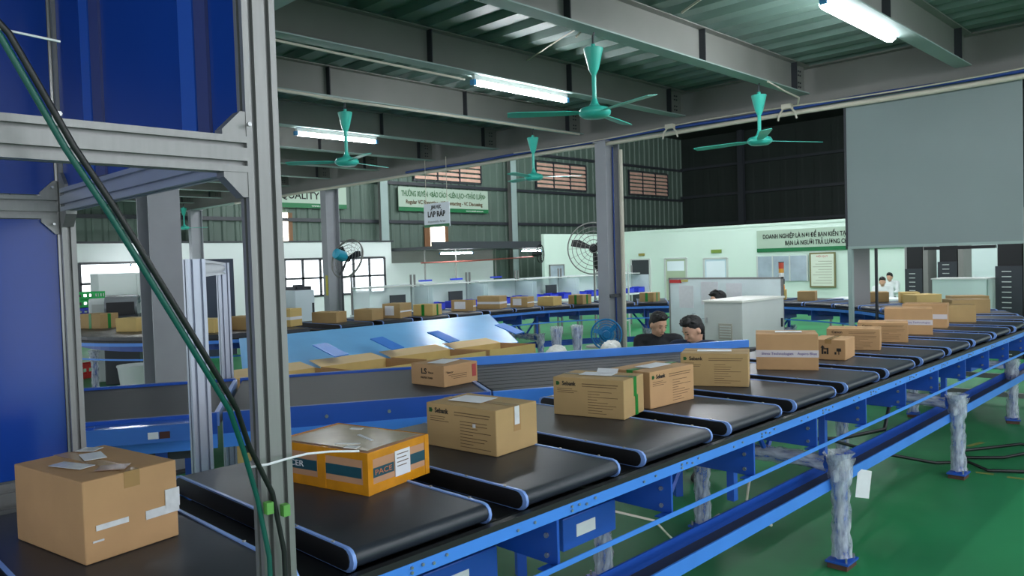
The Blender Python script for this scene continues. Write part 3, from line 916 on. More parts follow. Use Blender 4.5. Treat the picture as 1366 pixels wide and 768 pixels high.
far = [('tilted carton with green tape at the far left belt curve', 3.62, 11.75, 21, 0.3, 0.40, 0.21, 1), ('carton beside the dark grey machine at the far left curve', 3.7, 10.6, 26, 0.28, 0.34, 0.18, 0),
       ('carton half hidden by the slim aluminium goal post', 3.98, 9.7, 27, 0.26, 0.3, 0.15, 0), ('carton with green tape framed by the slim goal post', 4.18, 9.34, 27, 0.26, 0.3, 0.17, 1),
       ('carton at the foot of the dark blue cabinet', 4.62, 9.34, 26, 0.26, 0.3, 0.17, 0), ('carton with white band beside the big aluminium post', 5.15, 9.2, 25, 0.26, 0.3, 0.235, 2),
       ('flat carton below the far office column', 5.81, 9.14, 24, 0.26, 0.4, 0.15, 0), ('flat carton left of the white labelled one on the far run', 6.29, 8.98, 23, 0.3, 0.3, 0.16, 0),
       ('far carton with a white paper label and white band', 6.78, 8.98, 22, 0.33, 0.3, 0.21, 3), ('far carton with green tape on its right edge above the chute', 7.34, 8.92, 21, 0.28, 0.34, 0.165, 1),
       ('far carton with a small square label near the chute end', 8.25, 9.02, 20, 0.1, 0.40, 0.18, 3), ('wide far carton with a white band beyond the chute end', 8.84, 9.02, 19, 0.27, 0.42, 0.21, 2),
       ('far carton with a pale torn label left of the column', 9.3, 8.83, 18, 0.27, 0.32, 0.17, 3), ('low far carton second from the middle column', 9.76, 8.66, 10, 0.28, 0.32, 0.15, 0),
       ('far carton with green tape nearest the middle column', 10.25, 8.42, 6, 0.27, 0.30, 0.16, 1), ('far carton right of the middle column with green tape', 11.2, 7.62, 10, 0.27, 0.27, 0.155, 1)]
for lab, x, y, an, a, b, h, kind in far:
    t = carton(lab, x, y, an, a, b, h, [M_card2, M_card3][int(x * 10) % 2] if kind != 3 else M_card2, group='cartons on the far sorter run')
    flapline(t, a, b, h, 'y')
    if kind == 1: G().box(a / 2 - 0.025, a / 2 + 0.025, -0.002, 0, 0, h).obj('green_tape', M_gtape, t); G().box(-0.002, 0, b / 2 - 0.025, b / 2 + 0.025, 0, h).obj('green_tape', M_gtape, t)
    if kind == 2: G().box(-0.002, 0, 0, b, h * 0.38, h * 0.55).box(0, a, -0.002, 0, h * 0.38, h * 0.55).obj('white_tape', M_paper, t)
    if kind == 3: G().box(-0.002, 0, b * 0.35, b * 0.85, h * 0.2, h * 0.85).obj('paper_label', M_paper, t); G().box(0, a, -0.002, 0, h * 0.4, h * 0.5).obj('white_tape', M_paper, t)

# ------------------------------------------------------------------ infeed belts (run diagonally into the near sorter run)
UA = math.radians(-30)
def infeed(label, s0, s1, flange=False):
    t = thing('infeed_conveyor', label, 'conveyor', (3.09 + s0 * math.cos(UA), 3.34 + s0 * math.sin(UA), 0), UA)
    L = s1 - s0
    G().box(0.012, L - 0.012, 0.03, 1.27, 1.11, 1.17).obj('belt', M_beltg, t, bevel=0.01)
    G().box(0, L, 0, 0.03, 1.0, 1.176).obj('side_panel', M_rail2, t)
    G().box(0, L, 1.27, 1.31, 1.05, 1.185).obj('side_panel', M_rail2, t)
    G().box(0, L, -0.004, 0.0, 0.985, 1.06).obj('lower_panel', M_rail, t)
    G().box(0.1, L - 0.1, 0.1, 1.2, 0.92, 1.08).obj('motor_case', M_dark, t)
    for x in (0.25, L - 0.3):
        for y in (0.12, 1.15):
            G().box(x - 0.03, x + 0.03, y - 0.03, y + 0.03, 0, 1.0).obj('leg', M_rail2, t)
    G().box(L - 0.012, L + 0.012, 0.02, 1.28, 1.1, 1.178).obj('end_strip', M_edge, t)
    g = G()
    for x in (0.2, 0.55, L * 0.6, L - 0.25):
        g.cyl((x, 0.0, 1.11), (x, -0.012, 1.11), 0.01, n=8)
    g.obj('bolts', M_bolt, t)
    if flange:
        G().box(0.0, L - 0.05, -0.14, 0.0, 1.15, 1.158).box(0, L - 0.05, -0.146, -0.14, 1.07, 1.158).obj('guard_sheet', mat('guard_blue', (70, 120, 205), 0.16, 0.2), t)
        lb = G().box(L - 0.32, L - 0.27, -0.15, -0.146, 1.09, 1.125).obj('white_sticker', M_paper, t)
        G().box(L - 0.265, L - 0.215, -0.15, -0.146, 1.09, 1.125).obj('warning_sticker', mat('brown_sticker', (74, 40, 34), 0.5), t)
        G().box(L - 0.62, L - 0.58, -0.11, -0.07, 1.158, 1.166).obj('blue_block', M_rail2, t)
    return t
inf1 = infeed('grey infeed belt with a shiny blue guard sheet at the left', -3.3, -1.47, True)
inf2 = infeed('grey infeed belt section carrying the small printed carton', -1.44, 0.06)
mg = thing('merge_conveyor', 'diagonal merge conveyor of narrow grey strip belts', 'conveyor', (3.09, 3.34, 0), UA)
for k in range(9):
    t0, t1 = 0.03 + 0.138 * k, 0.03 + 0.138 * k + 0.122
    e0, e1 = 0.10, 0.60 + 1.72 * t0
    e2 = 0.60 + 1.72 * t1
    G().prism([(e0, t0), (e1, t0), (e2, t1), (e0, t1)], 1.135, 1.168).obj('strip_belt', mat('strip_belt_grey', (52, 54, 58), 0.65), mg)
G().box(0.08, 2.62, 1.28, 1.32, 1.08, 1.225).obj('side_rail', M_rail, mg)
G().prism([(0.08, 0.0), (0.54, 0.0), (0.59, 0.03), (0.08, 0.03)], 1.03, 1.175).obj('side_rail', M_rail, mg)
G().prism([(0.08, 0.03), (0.58, 0.03), (2.75, 1.28), (0.08, 1.28)], 1.06, 1.13).obj('bed', M_dark, mg)
for x, y in ((0.25, 0.12), (0.3, 1.2), (1.9, 1.22)):
    G().box(x - 0.03, x + 0.03, y - 0.03, y + 0.03, 0, 1.06).obj('leg', M_rail2, mg)
ls = carton('small printed carton lying on the grey infeed belt', 3.1, 3.68, 3, 0.30, 0.31, 0.135, M_card, z=1.172)
text('LS', 0.05, M_ink, ls, (-0.002, 0.185, 0.09), RXm, name='brand_print', width=0.05, bold=0.001)
text('Vascor', 0.02, M_ink, ls, (-0.002, 0.12, 0.085), RXm, name='brand_print', width=0.05)
text('DEEPER THAN', 0.018, M_ink, ls, (-0.002, 0.16, 0.05), RXm, name='brand_print', width=0.11)
text('Vascor', 0.022, M_ink, ls, (0.05, -0.002, 0.09), RX, name='brand_print', width=0.06)
g = G()
for q in range(3): g.box(0.04 + 0.02 * q, 0.2, -0.0015, 0, 0.07 - 0.012 * q, 0.073 - 0.012 * q)
g.obj('printed_lines', M_inkb, ls)
G().box(0.25, 0.285, -0.002, 0, 0.04, 0.12).obj('red_sticker', mat('red_sticker', (178, 70, 66), 0.5), ls)
label_top(ls, 0.15, 0.16, 0.2, 0.13, 0.136, 0.3, m=M_paper); flapline(ls, 0.3, 0.31, 0.135, 'x')

# ------------------------------------------------------------------ aluminium profile
def prof_poly(w, h, nw, nh, slot=0.011, dep=0.014):
    pts = []
    def side(p0, p1, n):
        p0 = Vector(p0); p1 = Vector(p1); d = (p1 - p0); L = d.length; d.normalize()
        inn = Vector((-d.y, d.x))
        out = [p0]
        for i in range(n):
            c = p0 + d * (L * (i + 0.5) / n)
            a, b = c - d * slot / 2, c + d * slot / 2
            out += [a, a + inn * dep, b + inn * dep, b]
        return out
    w2, h2 = w / 2, h / 2
    pts += side((-w2, -h2), (w2, -h2), nw) + side((w2, -h2), (w2, h2), nh) + side((w2, h2), (-w2, h2), nw) + side((-w2, h2), (-w2, -h2), nh)
    return [(p.x, p.y) for p in pts]
def profile(name, p0, p1, w, h, nw, nh, parent, m=M_alu, up=(0, 0, 1)):
    # w across 'side', h along 'up' (for vertical members up is the +y axis)
    p0 = Vector(p0); p1 = Vector(p1)
    d = (p1 - p0).normalized()
    u = Vector(up)
    if abs(d.z) > 0.9: u = Vector((0, 1, 0))
    sx = u.cross(d).normalized(); u = d.cross(sx)
    M = Matrix((sx, u, d)).transposed().to_4x4(); M.translation = p0
    return G().prism(prof_poly(w, h, nw, nh), 0, (p1 - p0).length, M).obj(name, m, parent)
def gusset(parent, c, d1, d2, L=0.055, th=0.036, m=None):
    # triangular corner bracket at c with legs along d1 and d2
    d1 = Vector(d1); d2 = Vector(d2); n = d1.cross(d2)
    M = Matrix((d1, d2, n)).transposed().to_4x4(); M.translation = Vector(c)
    G().prism([(0, 0), (L, 0), (L, 0.012), (0.012, L), (0, L)], -th / 2, th / 2, M).obj('corner_bracket', m or M_alu, parent)

ga = thing('scanner_gantry', 'large aluminium profile gantry with dark blue panels in the left foreground', 'frame')
XA, YA, YB = 0.86, 1.645, 3.10
profile('post', (XA, YA, 0.0), (XA, YA, 3.4), 0.08, 0.04, 2, 1, ga)
profile('post', (XA - 0.005, YB, 0.0), (XA - 0.005, YB, 3.4), 0.045, 0.08, 1, 2, ga)
profile('post', (-1.3, YA, 0.0), (-1.3, YA, 3.4), 0.08, 0.04, 2, 1, ga)
profile('post', (-1.3, YB, 0.0), (-1.3, YB, 3.4), 0.08, 0.04, 2, 1, ga)
profile('beam', (-1.26, YA, 2.205), (XA - 0.04, YA, 2.205), 0.04, 0.08, 1, 2, ga)
profile('beam', (XA - 0.01, YA + 0.02, 2.215), (XA - 0.01, YB - 0.04, 2.215), 0.04, 0.08, 1, 2, ga, m=M_alub)
profile('beam', (-1.26, YB, 2.19), (XA - 0.03, YB, 2.19), 0.04, 0.08, 1, 2, ga)
profile('beam', (-1.26, YB, 1.185), (XA - 0.03, YB, 1.185), 0.04, 0.11, 1, 2, ga)
gusset(ga, (XA - 0.04, YA + 0.0, 2.245), (-1, 0, 0), (0, 0, 1)); gusset(ga, (XA - 0.04, YA, 2.165), (-1, 0, 0), (0, 0, -1))
gusset(ga, (XA - 0.03, YB, 2.23), (-1, 0, 0), (0, 0, 1)); gusset(ga, (XA - 0.03, YB, 2.15), (-1, 0, 0), (0, 0, -1))
gusset(ga, (0.15, YA, 2.245), (-1, 0, 0), (0, 0, 1), L=0.09)
gusset(ga, (XA - 0.01, YB - 0.04, 2.255), (0, -1, 0), (0, 0, 1)); gusset(ga, (XA - 0.01, YB - 0.04, 2.175), (0, -1, 0), (0, 0, -1)); gusset(ga, (XA - 0.01, YA + 0.02, 2.175), (0, 1, 0), (0, 0, -1))
G().box(XA - 0.016, XA - 0.010, YA + 0.03, YB - 0.045, 2.26, 3.4).obj('blue_panel', M_bluepanel, ga)
M_sheen = mat('sheen_strip_blue', (46, 92, 190), 0.3); M_sheen2 = mat('sheen_strip_violet', (66, 74, 126), 0.3)  # raised strips with the glossy panel's reflected streaks put into their colour
for y0_, y1_, m_ in ((2.70, 2.78, M_sheen), (2.60, 2.685, M_sheen2), (1.92, 2.005, M_sheen), (1.845, 1.91, M_sheen2)):
    G().box(XA - 0.024, XA - 0.016, y0_, y1_, 2.26, 3.4).obj('sheen_strip', m_, ga)
G().box(-1.26, XA - 0.035, YB - 0.004, YB + 0.004, 2.235, 3.4).obj('blue_panel', M_bluepanel, ga)
G().box(-1.26, XA - 0.035, YB - 0.004, YB + 0.004, 1.245, 2.148).obj('blue_panel', M_bluepanel, ga)
g = G()
for p in ((XA - 0.04, YA - 0.03, 2.27), (0.45, YA - 0.005, 2.255), (0.03, YA - 0.02, 2.3), (XA - 0.05, YB - 0.03, 2.26), (XA - 0.05, YB - 0.03, 2.13)):
    g.cyl(p, (p[0], p[1] - 0.008, p[2]), 0.005, n=6)
g.obj('bolts', M_bolt, ga)
# small goal post frame over the infeed belt
gp = thing('sensor_goal_post', 'slim aluminium goal post standing over the grey infeed belt', 'frame')
pc, pd = Vector((1.40, 3.30, 0)), Vector((2.47, 5.34, 0))
profile('post', (pc.x, pc.y, 0), (pc.x, pc.y, 2.0), 0.08, 0.045, 2, 1, gp, m=M_alub)
profile('post', (pd.x, pd.y, 0), (pd.x, pd.y, 2.0), 0.08, 0.045, 2, 1, gp, m=M_alub)
dd = (pd - pc).normalized() * 0.03
profile('beam', (pc.x + dd.x, pc.y + dd.y, 1.96), (pd.x - dd.x, pd.y - dd.y, 1.96), 0.04, 0.08, 1, 2, gp, m=M_alub)

# hanging cables in front of the gantry, clips and tie
cabpts = [(0.24, 1.52, 2.46), (0.33, 1.5, 2.35), (0.37, 1.5, 2.27), (0.42, 1.5, 2.17), (0.485, 1.5, 2.06), (0.55, 1.5, 1.94), (0.61, 1.51, 1.835), (0.67, 1.52, 1.73), (0.72, 1.55, 1.655), (0.76, 1.58, 1.56), (0.80, 1.605, 1.44), (0.825, 1.61, 1.3), (0.83, 1.61, 0.6), (0.83, 1.61, 0.1)]
cg = tag(G().tube([(x, y, z) for x, y, z in cabpts], 0.0058, 8).obj('power_cable', M_cableg, smooth=60), 'green cable sagging across the aluminium gantry', 'cable')
ck = tag(G().tube([(x + 0.0125 + (0.022 if z < 1.5 else 0), y - 0.004, z + 0.004) for x, y, z in cabpts], 0.0058, 8).obj('power_cable', M_cablek, smooth=60), 'black cable running alongside the green one across the gantry', 'cable')
for x, z, lab in ((0.822, 1.415, 'small green clip on the green cable near the post foot'), (0.862, 1.40, 'small green clip on the black cable near the post foot')):
    tag(G().box(-0.008, 0.008, -0.009, 0.009, -0.013, 0.013).obj('cable_clip', mat('clip_green', (96, 160, 74), 0.5), loc=(x, 1.598, z)), lab, 'clip')
tag(G().tube([(0.785, 1.61, 1.512), (0.82, 1.588, 1.515), (0.87, 1.595, 1.516), (0.93, 1.61, 1.513), (1.00, 1.62, 1.503), (1.08, 1.62, 1.488)], 0.003, 6).obj('cable_tie', M_paper, smooth=60), 'white cable tie tail sticking out from the big aluminium post', 'cable tie')
tag(G().tube([(0.19, 1.5, 2.36), (0.26, 1.5, 2.365), (0.33, 1.5, 2.36), (0.42, 1.5, 2.355)], 0.0022, 6).obj('cable_tie', M_paper, smooth=60), 'white cable tie tail on the cables at the upper left', 'cable tie')

# ------------------------------------------------------------------ mezzanine lamps and fans
lamp_bar(6.24, 5.9, 3.81, 1.48, 'glowing tube lamp hung under the joist left of the nearest ceiling fan')
lamp_bar(6.24, 9.6, 3.80, 1.34, 'glowing tube lamp behind the left ceiling fan')
lamp_bar(6.85, 2.50, 3.90, 1.5, 'large glowing tube lamp cut off by the top edge of the photograph', r=0.055)
for i, (x, y) in enumerate([(6.2, 0.6), (6.2, -1.17), (6.2, -2.95), (3.8, -1.17), (3.8, -2.95), (1.2, -1.17), (1.2, -2.95), (-3.5, 2.38), (-3.5, 5.9), (6.0, 13.1), (6.0, 16.7), (-1.5, 9.6)]):  # unseen extra tubes, added to brighten the cartons and the scene
    lamp_bar(x, y, 3.81, 1.5, 'added tube lamp under the mezzanine outside the view', 0.0)
for o in list(COL.objects):
    if o.get('label') == 'added tube lamp under the mezzanine outside the view': o['group'] = 'added tube lamps outside the view'
for i, (x, y) in enumerate([(14, 3), (14, 9), (14, 15), (20, 5), (20, 11), (20, 17), (25, 14), (25, 8)]):
    t = lamp_bar(x, y, 7.6, 1.6, 'high tube lamp under the hall roof', 0.0, m=M_tubeh, drop=1.0)
    t['group'] = 'high lamps over the hall'

def ceiling_fan(x, y, ztop, zhub, rb, a0, label):
    t = thing('ceiling_fan', label, 'fan', (x, y, zhub))
    G().lathe([(0.001, -0.05), (0.10, -0.045), (0.135, -0.02), (0.14, 0.005), (0.12, 0.035), (0.05, 0.055), (0.035, 0.075), (0.02, 0.12)], 24).obj('motor', M_fan, t, smooth=50)
    G().cyl((0, 0, 0.1), (0, 0, ztop - zhub - 0.1), 0.02, n=10).obj('down_rod', M_fan, t)
    zc = ztop - zhub
    G().lathe([(0.022, zc - 0.36), (0.045, zc - 0.31), (0.086, zc - 0.14), (0.082, zc - 0.135), (0.02, zc - 0.15)], 16).obj('canopy', M_fan, t, smooth=50)
    G().tube([(0, 0, zc - 0.16), (0, 0, zc - 0.03), (0.02, 0, zc)], 0.009, 6).obj('hook', M_dark, t)
    for k in range(3):
        M = Matrix.Rotation(a0 + 2 * PI * k / 3, 4, 'Z') @ Matrix.Rotation(math.radians(9), 4, 'X')
        g = G().prism([(0.13, -0.03), (0.24, -0.055), (rb * 0.9, -0.07), (rb, -0.055), (rb, 0.045), (rb * 0.9, 0.06), (0.24, 0.05), (0.13, 0.03)], -0.003, 0.003, M)
        g.obj('blade', M_fan, t)
    return t
ceiling_fan(5.27, 4.14, 3.88, 3.20, 0.75, math.radians(15), 'turquoise ceiling fan nearest the camera at top centre')
ceiling_fan(5.13, 7.72, 3.88, 3.17, 0.71, math.radians(15), 'turquoise ceiling fan in front of the left tube lamp')
ceiling_fan(8.30, 4.16, 3.88, 3.23, 0.82, math.radians(-28), 'turquoise ceiling fan close to the edge girder on the right')
ceiling_fan(8.35, 7.72, 3.88, 3.17, 0.70, math.radians(-45), 'turquoise ceiling fan left of the middle grey column')
ceiling_fan(9.15, 22.1, 3.88, 3.18, 0.65, math.radians(-40), 'tiny far turquoise ceiling fan seen through the gantry')

# girder services: conduit and cable bundle
tag(G().tube([(9.40, y, 3.68 + 0.006 * math.sin(y * 1.7)) for y in [0.2 + 0.6 * i for i in range(33)]], 0.03, 8).obj('conduit_pipe', M_cable, smooth=60), 'cream conduit running along the foot of the edge girder', 'pipe')
tag(G().tube([(9.40, y, 3.745 + 0.008 * math.sin(y * 2.3)) for y in [0.1 + 0.5 * i for i in range(25)]], 0.022, 8).obj('cable_bundle', M_cableb, smooth=60), 'dark blue cable bundle lying on the cream conduit', 'cable')
tag(G().tube([(9.36, y, 3.76 + 0.02 * math.sin(y * 1.3 + 1)) for y in [1.6 + 0.5 * i for i in range(16)]], 0.010, 6).obj('loose_cable', M_cable, smooth=60), 'thin cream cable lying over the blue bundle', 'cable')
for y, lab in ((4.3, 'cream junction box with hanging tails at the nearer joist end'), (6.0, 'cream junction box with hanging tails above the right fan')):
    jb = thing('junction_box', lab, 'junction box', (9.32, y, 3.76))
    G().cbox((0, 0, 0), (0.08, 0.12, 0.06)).obj('case', M_cable, jb)
    for s in (-1, 1):
        G().tube([(0, s * 0.05, -0.02), (-0.01, s * 0.1, -0.08), (0.0, s * 0.12, -0.16)], 0.012, 6).obj('cable_tail', M_cable, jb)
tag(G().tube([(2.9, 5.98, 3.875), (4.2, 5.99, 3.86), (5.45, 5.98, 3.85)], 0.012, 6).obj('lamp_cable', M_cable, smooth=60), 'cream cable along the joist to the centre tube lamp', 'cable')
tag(G().tube([(3.0, 7.64, 3.88), (4.6, 7.64, 3.87), (5.1, 7.70, 3.87), (5.13, 7.64, 3.86), (6.5, 7.64, 3.87), (8.3, 7.64, 3.875), (9.3, 7.62, 3.87)], 0.016, 6).obj('fan_cable', M_cable, smooth=60), 'cream cable along the joist feeding the two rear ceiling fans', 'cable')
tag(G().tube([(5.24, 4.3, 3.87), (5.7, 4.5, 4.15), (6.1, 5.2, 4.22), (6.3, 5.88, 4.16)], 0.007, 6).obj('fan_cable', M_cable, smooth=60), 'cream cable looping from the nearest ceiling fan to the next joist', 'cable')
tag(G().tube([(8.3, 4.05, 3.88), (8.7, 4.05, 3.83), (9.1, 4.05, 3.80), (9.4, 4.2, 3.77)], 0.012, 6).obj('fan_cable', M_cable, smooth=60), 'cream cable from the right ceiling fan to the girder', 'cable')
tag(G().tube([(6.2, 2.6, 4.0), (5.9, 3.2, 4.22), (6.3, 3.9, 4.2)], 0.012, 6).obj('lamp_cable', M_cable, smooth=60), 'cream cable crossing the deck to the top edge lamp', 'cable')

# ------------------------------------------------------------------ grey tunnel over the sorter
gt = thing('grey_tunnel', 'tall grey panel tunnel straddling the right end of the sorter', 'machine', (9.45, 0, 0))
G().box(0, 0.03, 1.85, 3.65, 1.97, 3.71).obj('front_panel', M_panel, gt)
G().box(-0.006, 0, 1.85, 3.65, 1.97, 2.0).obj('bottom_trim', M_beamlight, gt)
G().box(-0.006, 0, 3.635, 3.66, 1.97, 3.7).obj('edge_trim', M_dark, gt)
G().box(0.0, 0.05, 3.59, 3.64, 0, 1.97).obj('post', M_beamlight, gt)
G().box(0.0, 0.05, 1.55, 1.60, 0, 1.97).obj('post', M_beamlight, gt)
G().box(1.03, 1.06, 3.665, 3.695, 0, 1.97).obj('post', M_dark, gt)
G().box(0.06, 0.75, 3.655, 3.665, 1.27, 1.97).obj('side_panel', mat('panel_warm_grey', (134, 132, 134), 0.5), gt)
G().box(0.03, 1.15, 1.85, 3.65, 1.99, 2.02).obj('top_sheet', M_panel, gt)
G().box(0.0, 0.06, 2.1, 2.8, 1.93, 1.965).obj('light_bar', M_black, gt)
# ------------------------------------------------------------------ chutes and open cartons inside the loop
ch = thing('discharge_chute', 'wide sky blue steel chute sloping down from the far sorter run', 'chute')
def quad_slab(g, a, b, c, d, th=0.012):
    a, b, c, d = map(Vector, (a, b, c, d))
    n = (b - a).cross(d - a).normalized() * th
    vs = [a, b, c, d, a - n, b - n, c - n, d - n]
    return g.add([tuple(v) for v in vs], [(0, 1, 2, 3), (7, 6, 5, 4), (0, 4, 5, 1), (1, 5, 6, 2), (2, 6, 7, 3), (3, 7, 4, 0)])
XS = [4.2, 5.15, 6.1, 7.2, 8.3]
DX = -0.5
for i in range(4):
    x0, x1 = XS[i], XS[i + 1]
    quad_slab(G(), (x0, 8.72, 1.13), (x0 + DX, 7.62, 0.80), (x1 + DX, 7.62, 0.80), (x1, 8.72, 1.13)).obj('slide_sheet', M_chute, ch)
for x0 in (4.72, 5.51, 6.40, 7.62):
    quad_slab(G(), (x0 - 0.09, 7.80, 1.05), (x0 + 0.09, 7.80, 1.06), (x0 + 0.17, 7.47, 0.94), (x0 - 0.01, 7.47, 0.93)).obj('divider_fin', M_rail, ch)
quad_slab(G(), (8.3, 8.72, 1.13), (8.3, 8.72, 0.88), (8.3 + DX, 7.62, 0.62), (8.3 + DX, 7.62, 0.80)).obj('side_cheek', M_rail, ch)
for x, y in ((3.6, 7.75), (5.5, 7.75), (7.6, 7.75), (4.4, 8.6), (8.2, 8.6)):
    G().box(x - 0.02, x + 0.02, y - 0.02, y + 0.02, 0, 0.78 if y < 8 else 1.03).obj('leg', M_rail2, ch)
def open_carton(label, x0, x1, y0, y1, h, sk):
    t = thing('open_carton', label, 'box', (x0, y0, 0))
    w, d, th = x1 - x0, y1 - y0, 0.006
    def wall(name, p0, p1, m=M_card3, z0=0, z1=h):
        a = Vector((p0[0], p0[1], 0)); b = Vector((p1[0], p1[1], 0)); dd = (b - a).normalized() * th; n = Vector((-dd.y, dd.x, 0))
        G().prism([tuple(a.xy), tuple(b.xy), tuple((b + n).xy), tuple((a + n).xy)], z0, z1).obj(name, m, t)
    wall('front_wall', (sk, 0), (w + sk, 0)); wall('back_wall', (0, d), (w, d)); wall('side_wall', (sk, 0), (0, d)); wall('side_wall', (w + sk - th, 0), (w - th, d), M_card)
    G().prism([(sk, 0), (w + sk, 0), (w, d), (0, d)], 0.0, 0.01).obj('base', M_card3, t)
    quad_slab(G(), (0, d, h), (w, d, h), (w - 0.05, d + 0.24, h + 0.055), (0.0, d + 0.24, h + 0.055), 0.006).obj('back_flap', mat('cardboard_cream', (226, 198, 150), 0.75), t)
    quad_slab(G(), (0, d, h), (sk, 0, h), (sk - 0.035, 0.02, h - 0.2), (-0.035, d - 0.02, h - 0.2), 0.006).obj('side_flap', M_card, t)
    return t
open_carton('open tan carton farthest right below the blue chute', 6.47, 7.3, 6.93, 7.45, 0.85, 0.13)
open_carton('open tan carton left of the farthest one below the chute', 5.47, 6.40, 6.9, 7.45, 0.85, 0.1)
open_carton('open tan carton in the middle left below the chute', 4.52, 5.40, 6.78, 7.45, 0.85, 0.05)
open_carton('open tan carton beside the big aluminium post below the chute', 3.5, 4.45, 6.72, 7.45, 0.85, 0.05)

# ------------------------------------------------------------------ cabinet, whiteboard
cb = thing('control_cabinet', 'pale grey control cabinet right of the two men', 'cabinet', (7.57, 4.03, 0), math.radians(0))
G().box(0, 0.98, 0, 0.46, 0.08, 1.43).obj('body', M_cab, cb, bevel=0.006)
G().box(0, 0.98, 0, 0.46, 0, 0.08).obj('plinth', M_dark, cb)
G().box(-0.012, 0.992, -0.012, 0.472, 1.43, 1.45).obj('top_cover', mat('cabinet_top', (220, 222, 212), 0.4), cb)
vp = G().box(-0.012, 0, 0.12, 0.28, 1.03, 1.2).obj('vent_panel', mat('vent_grey', (172, 170, 158), 0.5), cb)
for k in range(5):
    G().box(-0.017, -0.012, 0.135, 0.265, 1.05 + 0.028 * k, 1.062 + 0.028 * k).obj('vent_slat', M_cab, vp)
G().box(-0.02, 0, 0.42, 0.435, 1.2, 1.26).obj('handle', M_bolt, cb)
G().box(0.9, 0.92, -0.02, 0, 1.1, 1.2).obj('handle', M_dark, cb)
wbd = thing('whiteboard', 'large pale whiteboard behind the two men', 'whiteboard', (9.0, 5.05, 0))
G().box(0, 0.02, -0.78, 0.8, 0.75, 1.64).obj('board', M_board, wbd)
G().box(-0.01, 0.03, -0.8, 0.82, 1.635, 1.655).box(-0.01, 0.03, -0.8, 0.82, 0.73, 0.75).box(-0.01, 0.03, 0.8, 0.82, 0.73, 1.655).box(-0.01, 0.03, -0.8, -0.78, 0.73, 1.655).obj('frame', M_alu, wbd)
for y in (-0.7, 0.72):
    G().box(0, 0.03, y - 0.015, y + 0.015, 0, 0.75).obj('leg', M_alu, wbd)
    G().box(-0.2, 0.22, y - 0.015, y + 0.015, 0, 0.03).obj('foot', M_alu, wbd)
for y, z, w, h in ((0.55, 1.25, 0.22, 0.3), (0.2, 1.3, 0.25, 0.3), (-0.15, 1.38, 0.22, 0.2)):
    G().box(-0.004, 0, y - w / 2, y + w / 2, z, z + h).obj('paper_sheet', M_paper, wbd)
G().box(-0.03, 0, 0.62, 0.79, 1.585, 1.63).obj('red_holder', M_red, wbd)
G().box(-0.03, 0, 0.52, 0.61, 1.6, 1.63).obj('yellow_holder', mat('holder_yellow', (206, 196, 120), 0.5), wbd)
g = G()
rnd = random.Random(3)
for q in range(16):
    y, z = rnd.uniform(-0.1, 0.7), rnd.uniform(0.85, 1.2)
    g.box(-0.002, 0, y - rnd.uniform(0.03, 0.09), y, z, z + 0.006)
g.obj('marker_writing', mat('marker_grey', (130, 150, 170), 0.6), wbd)


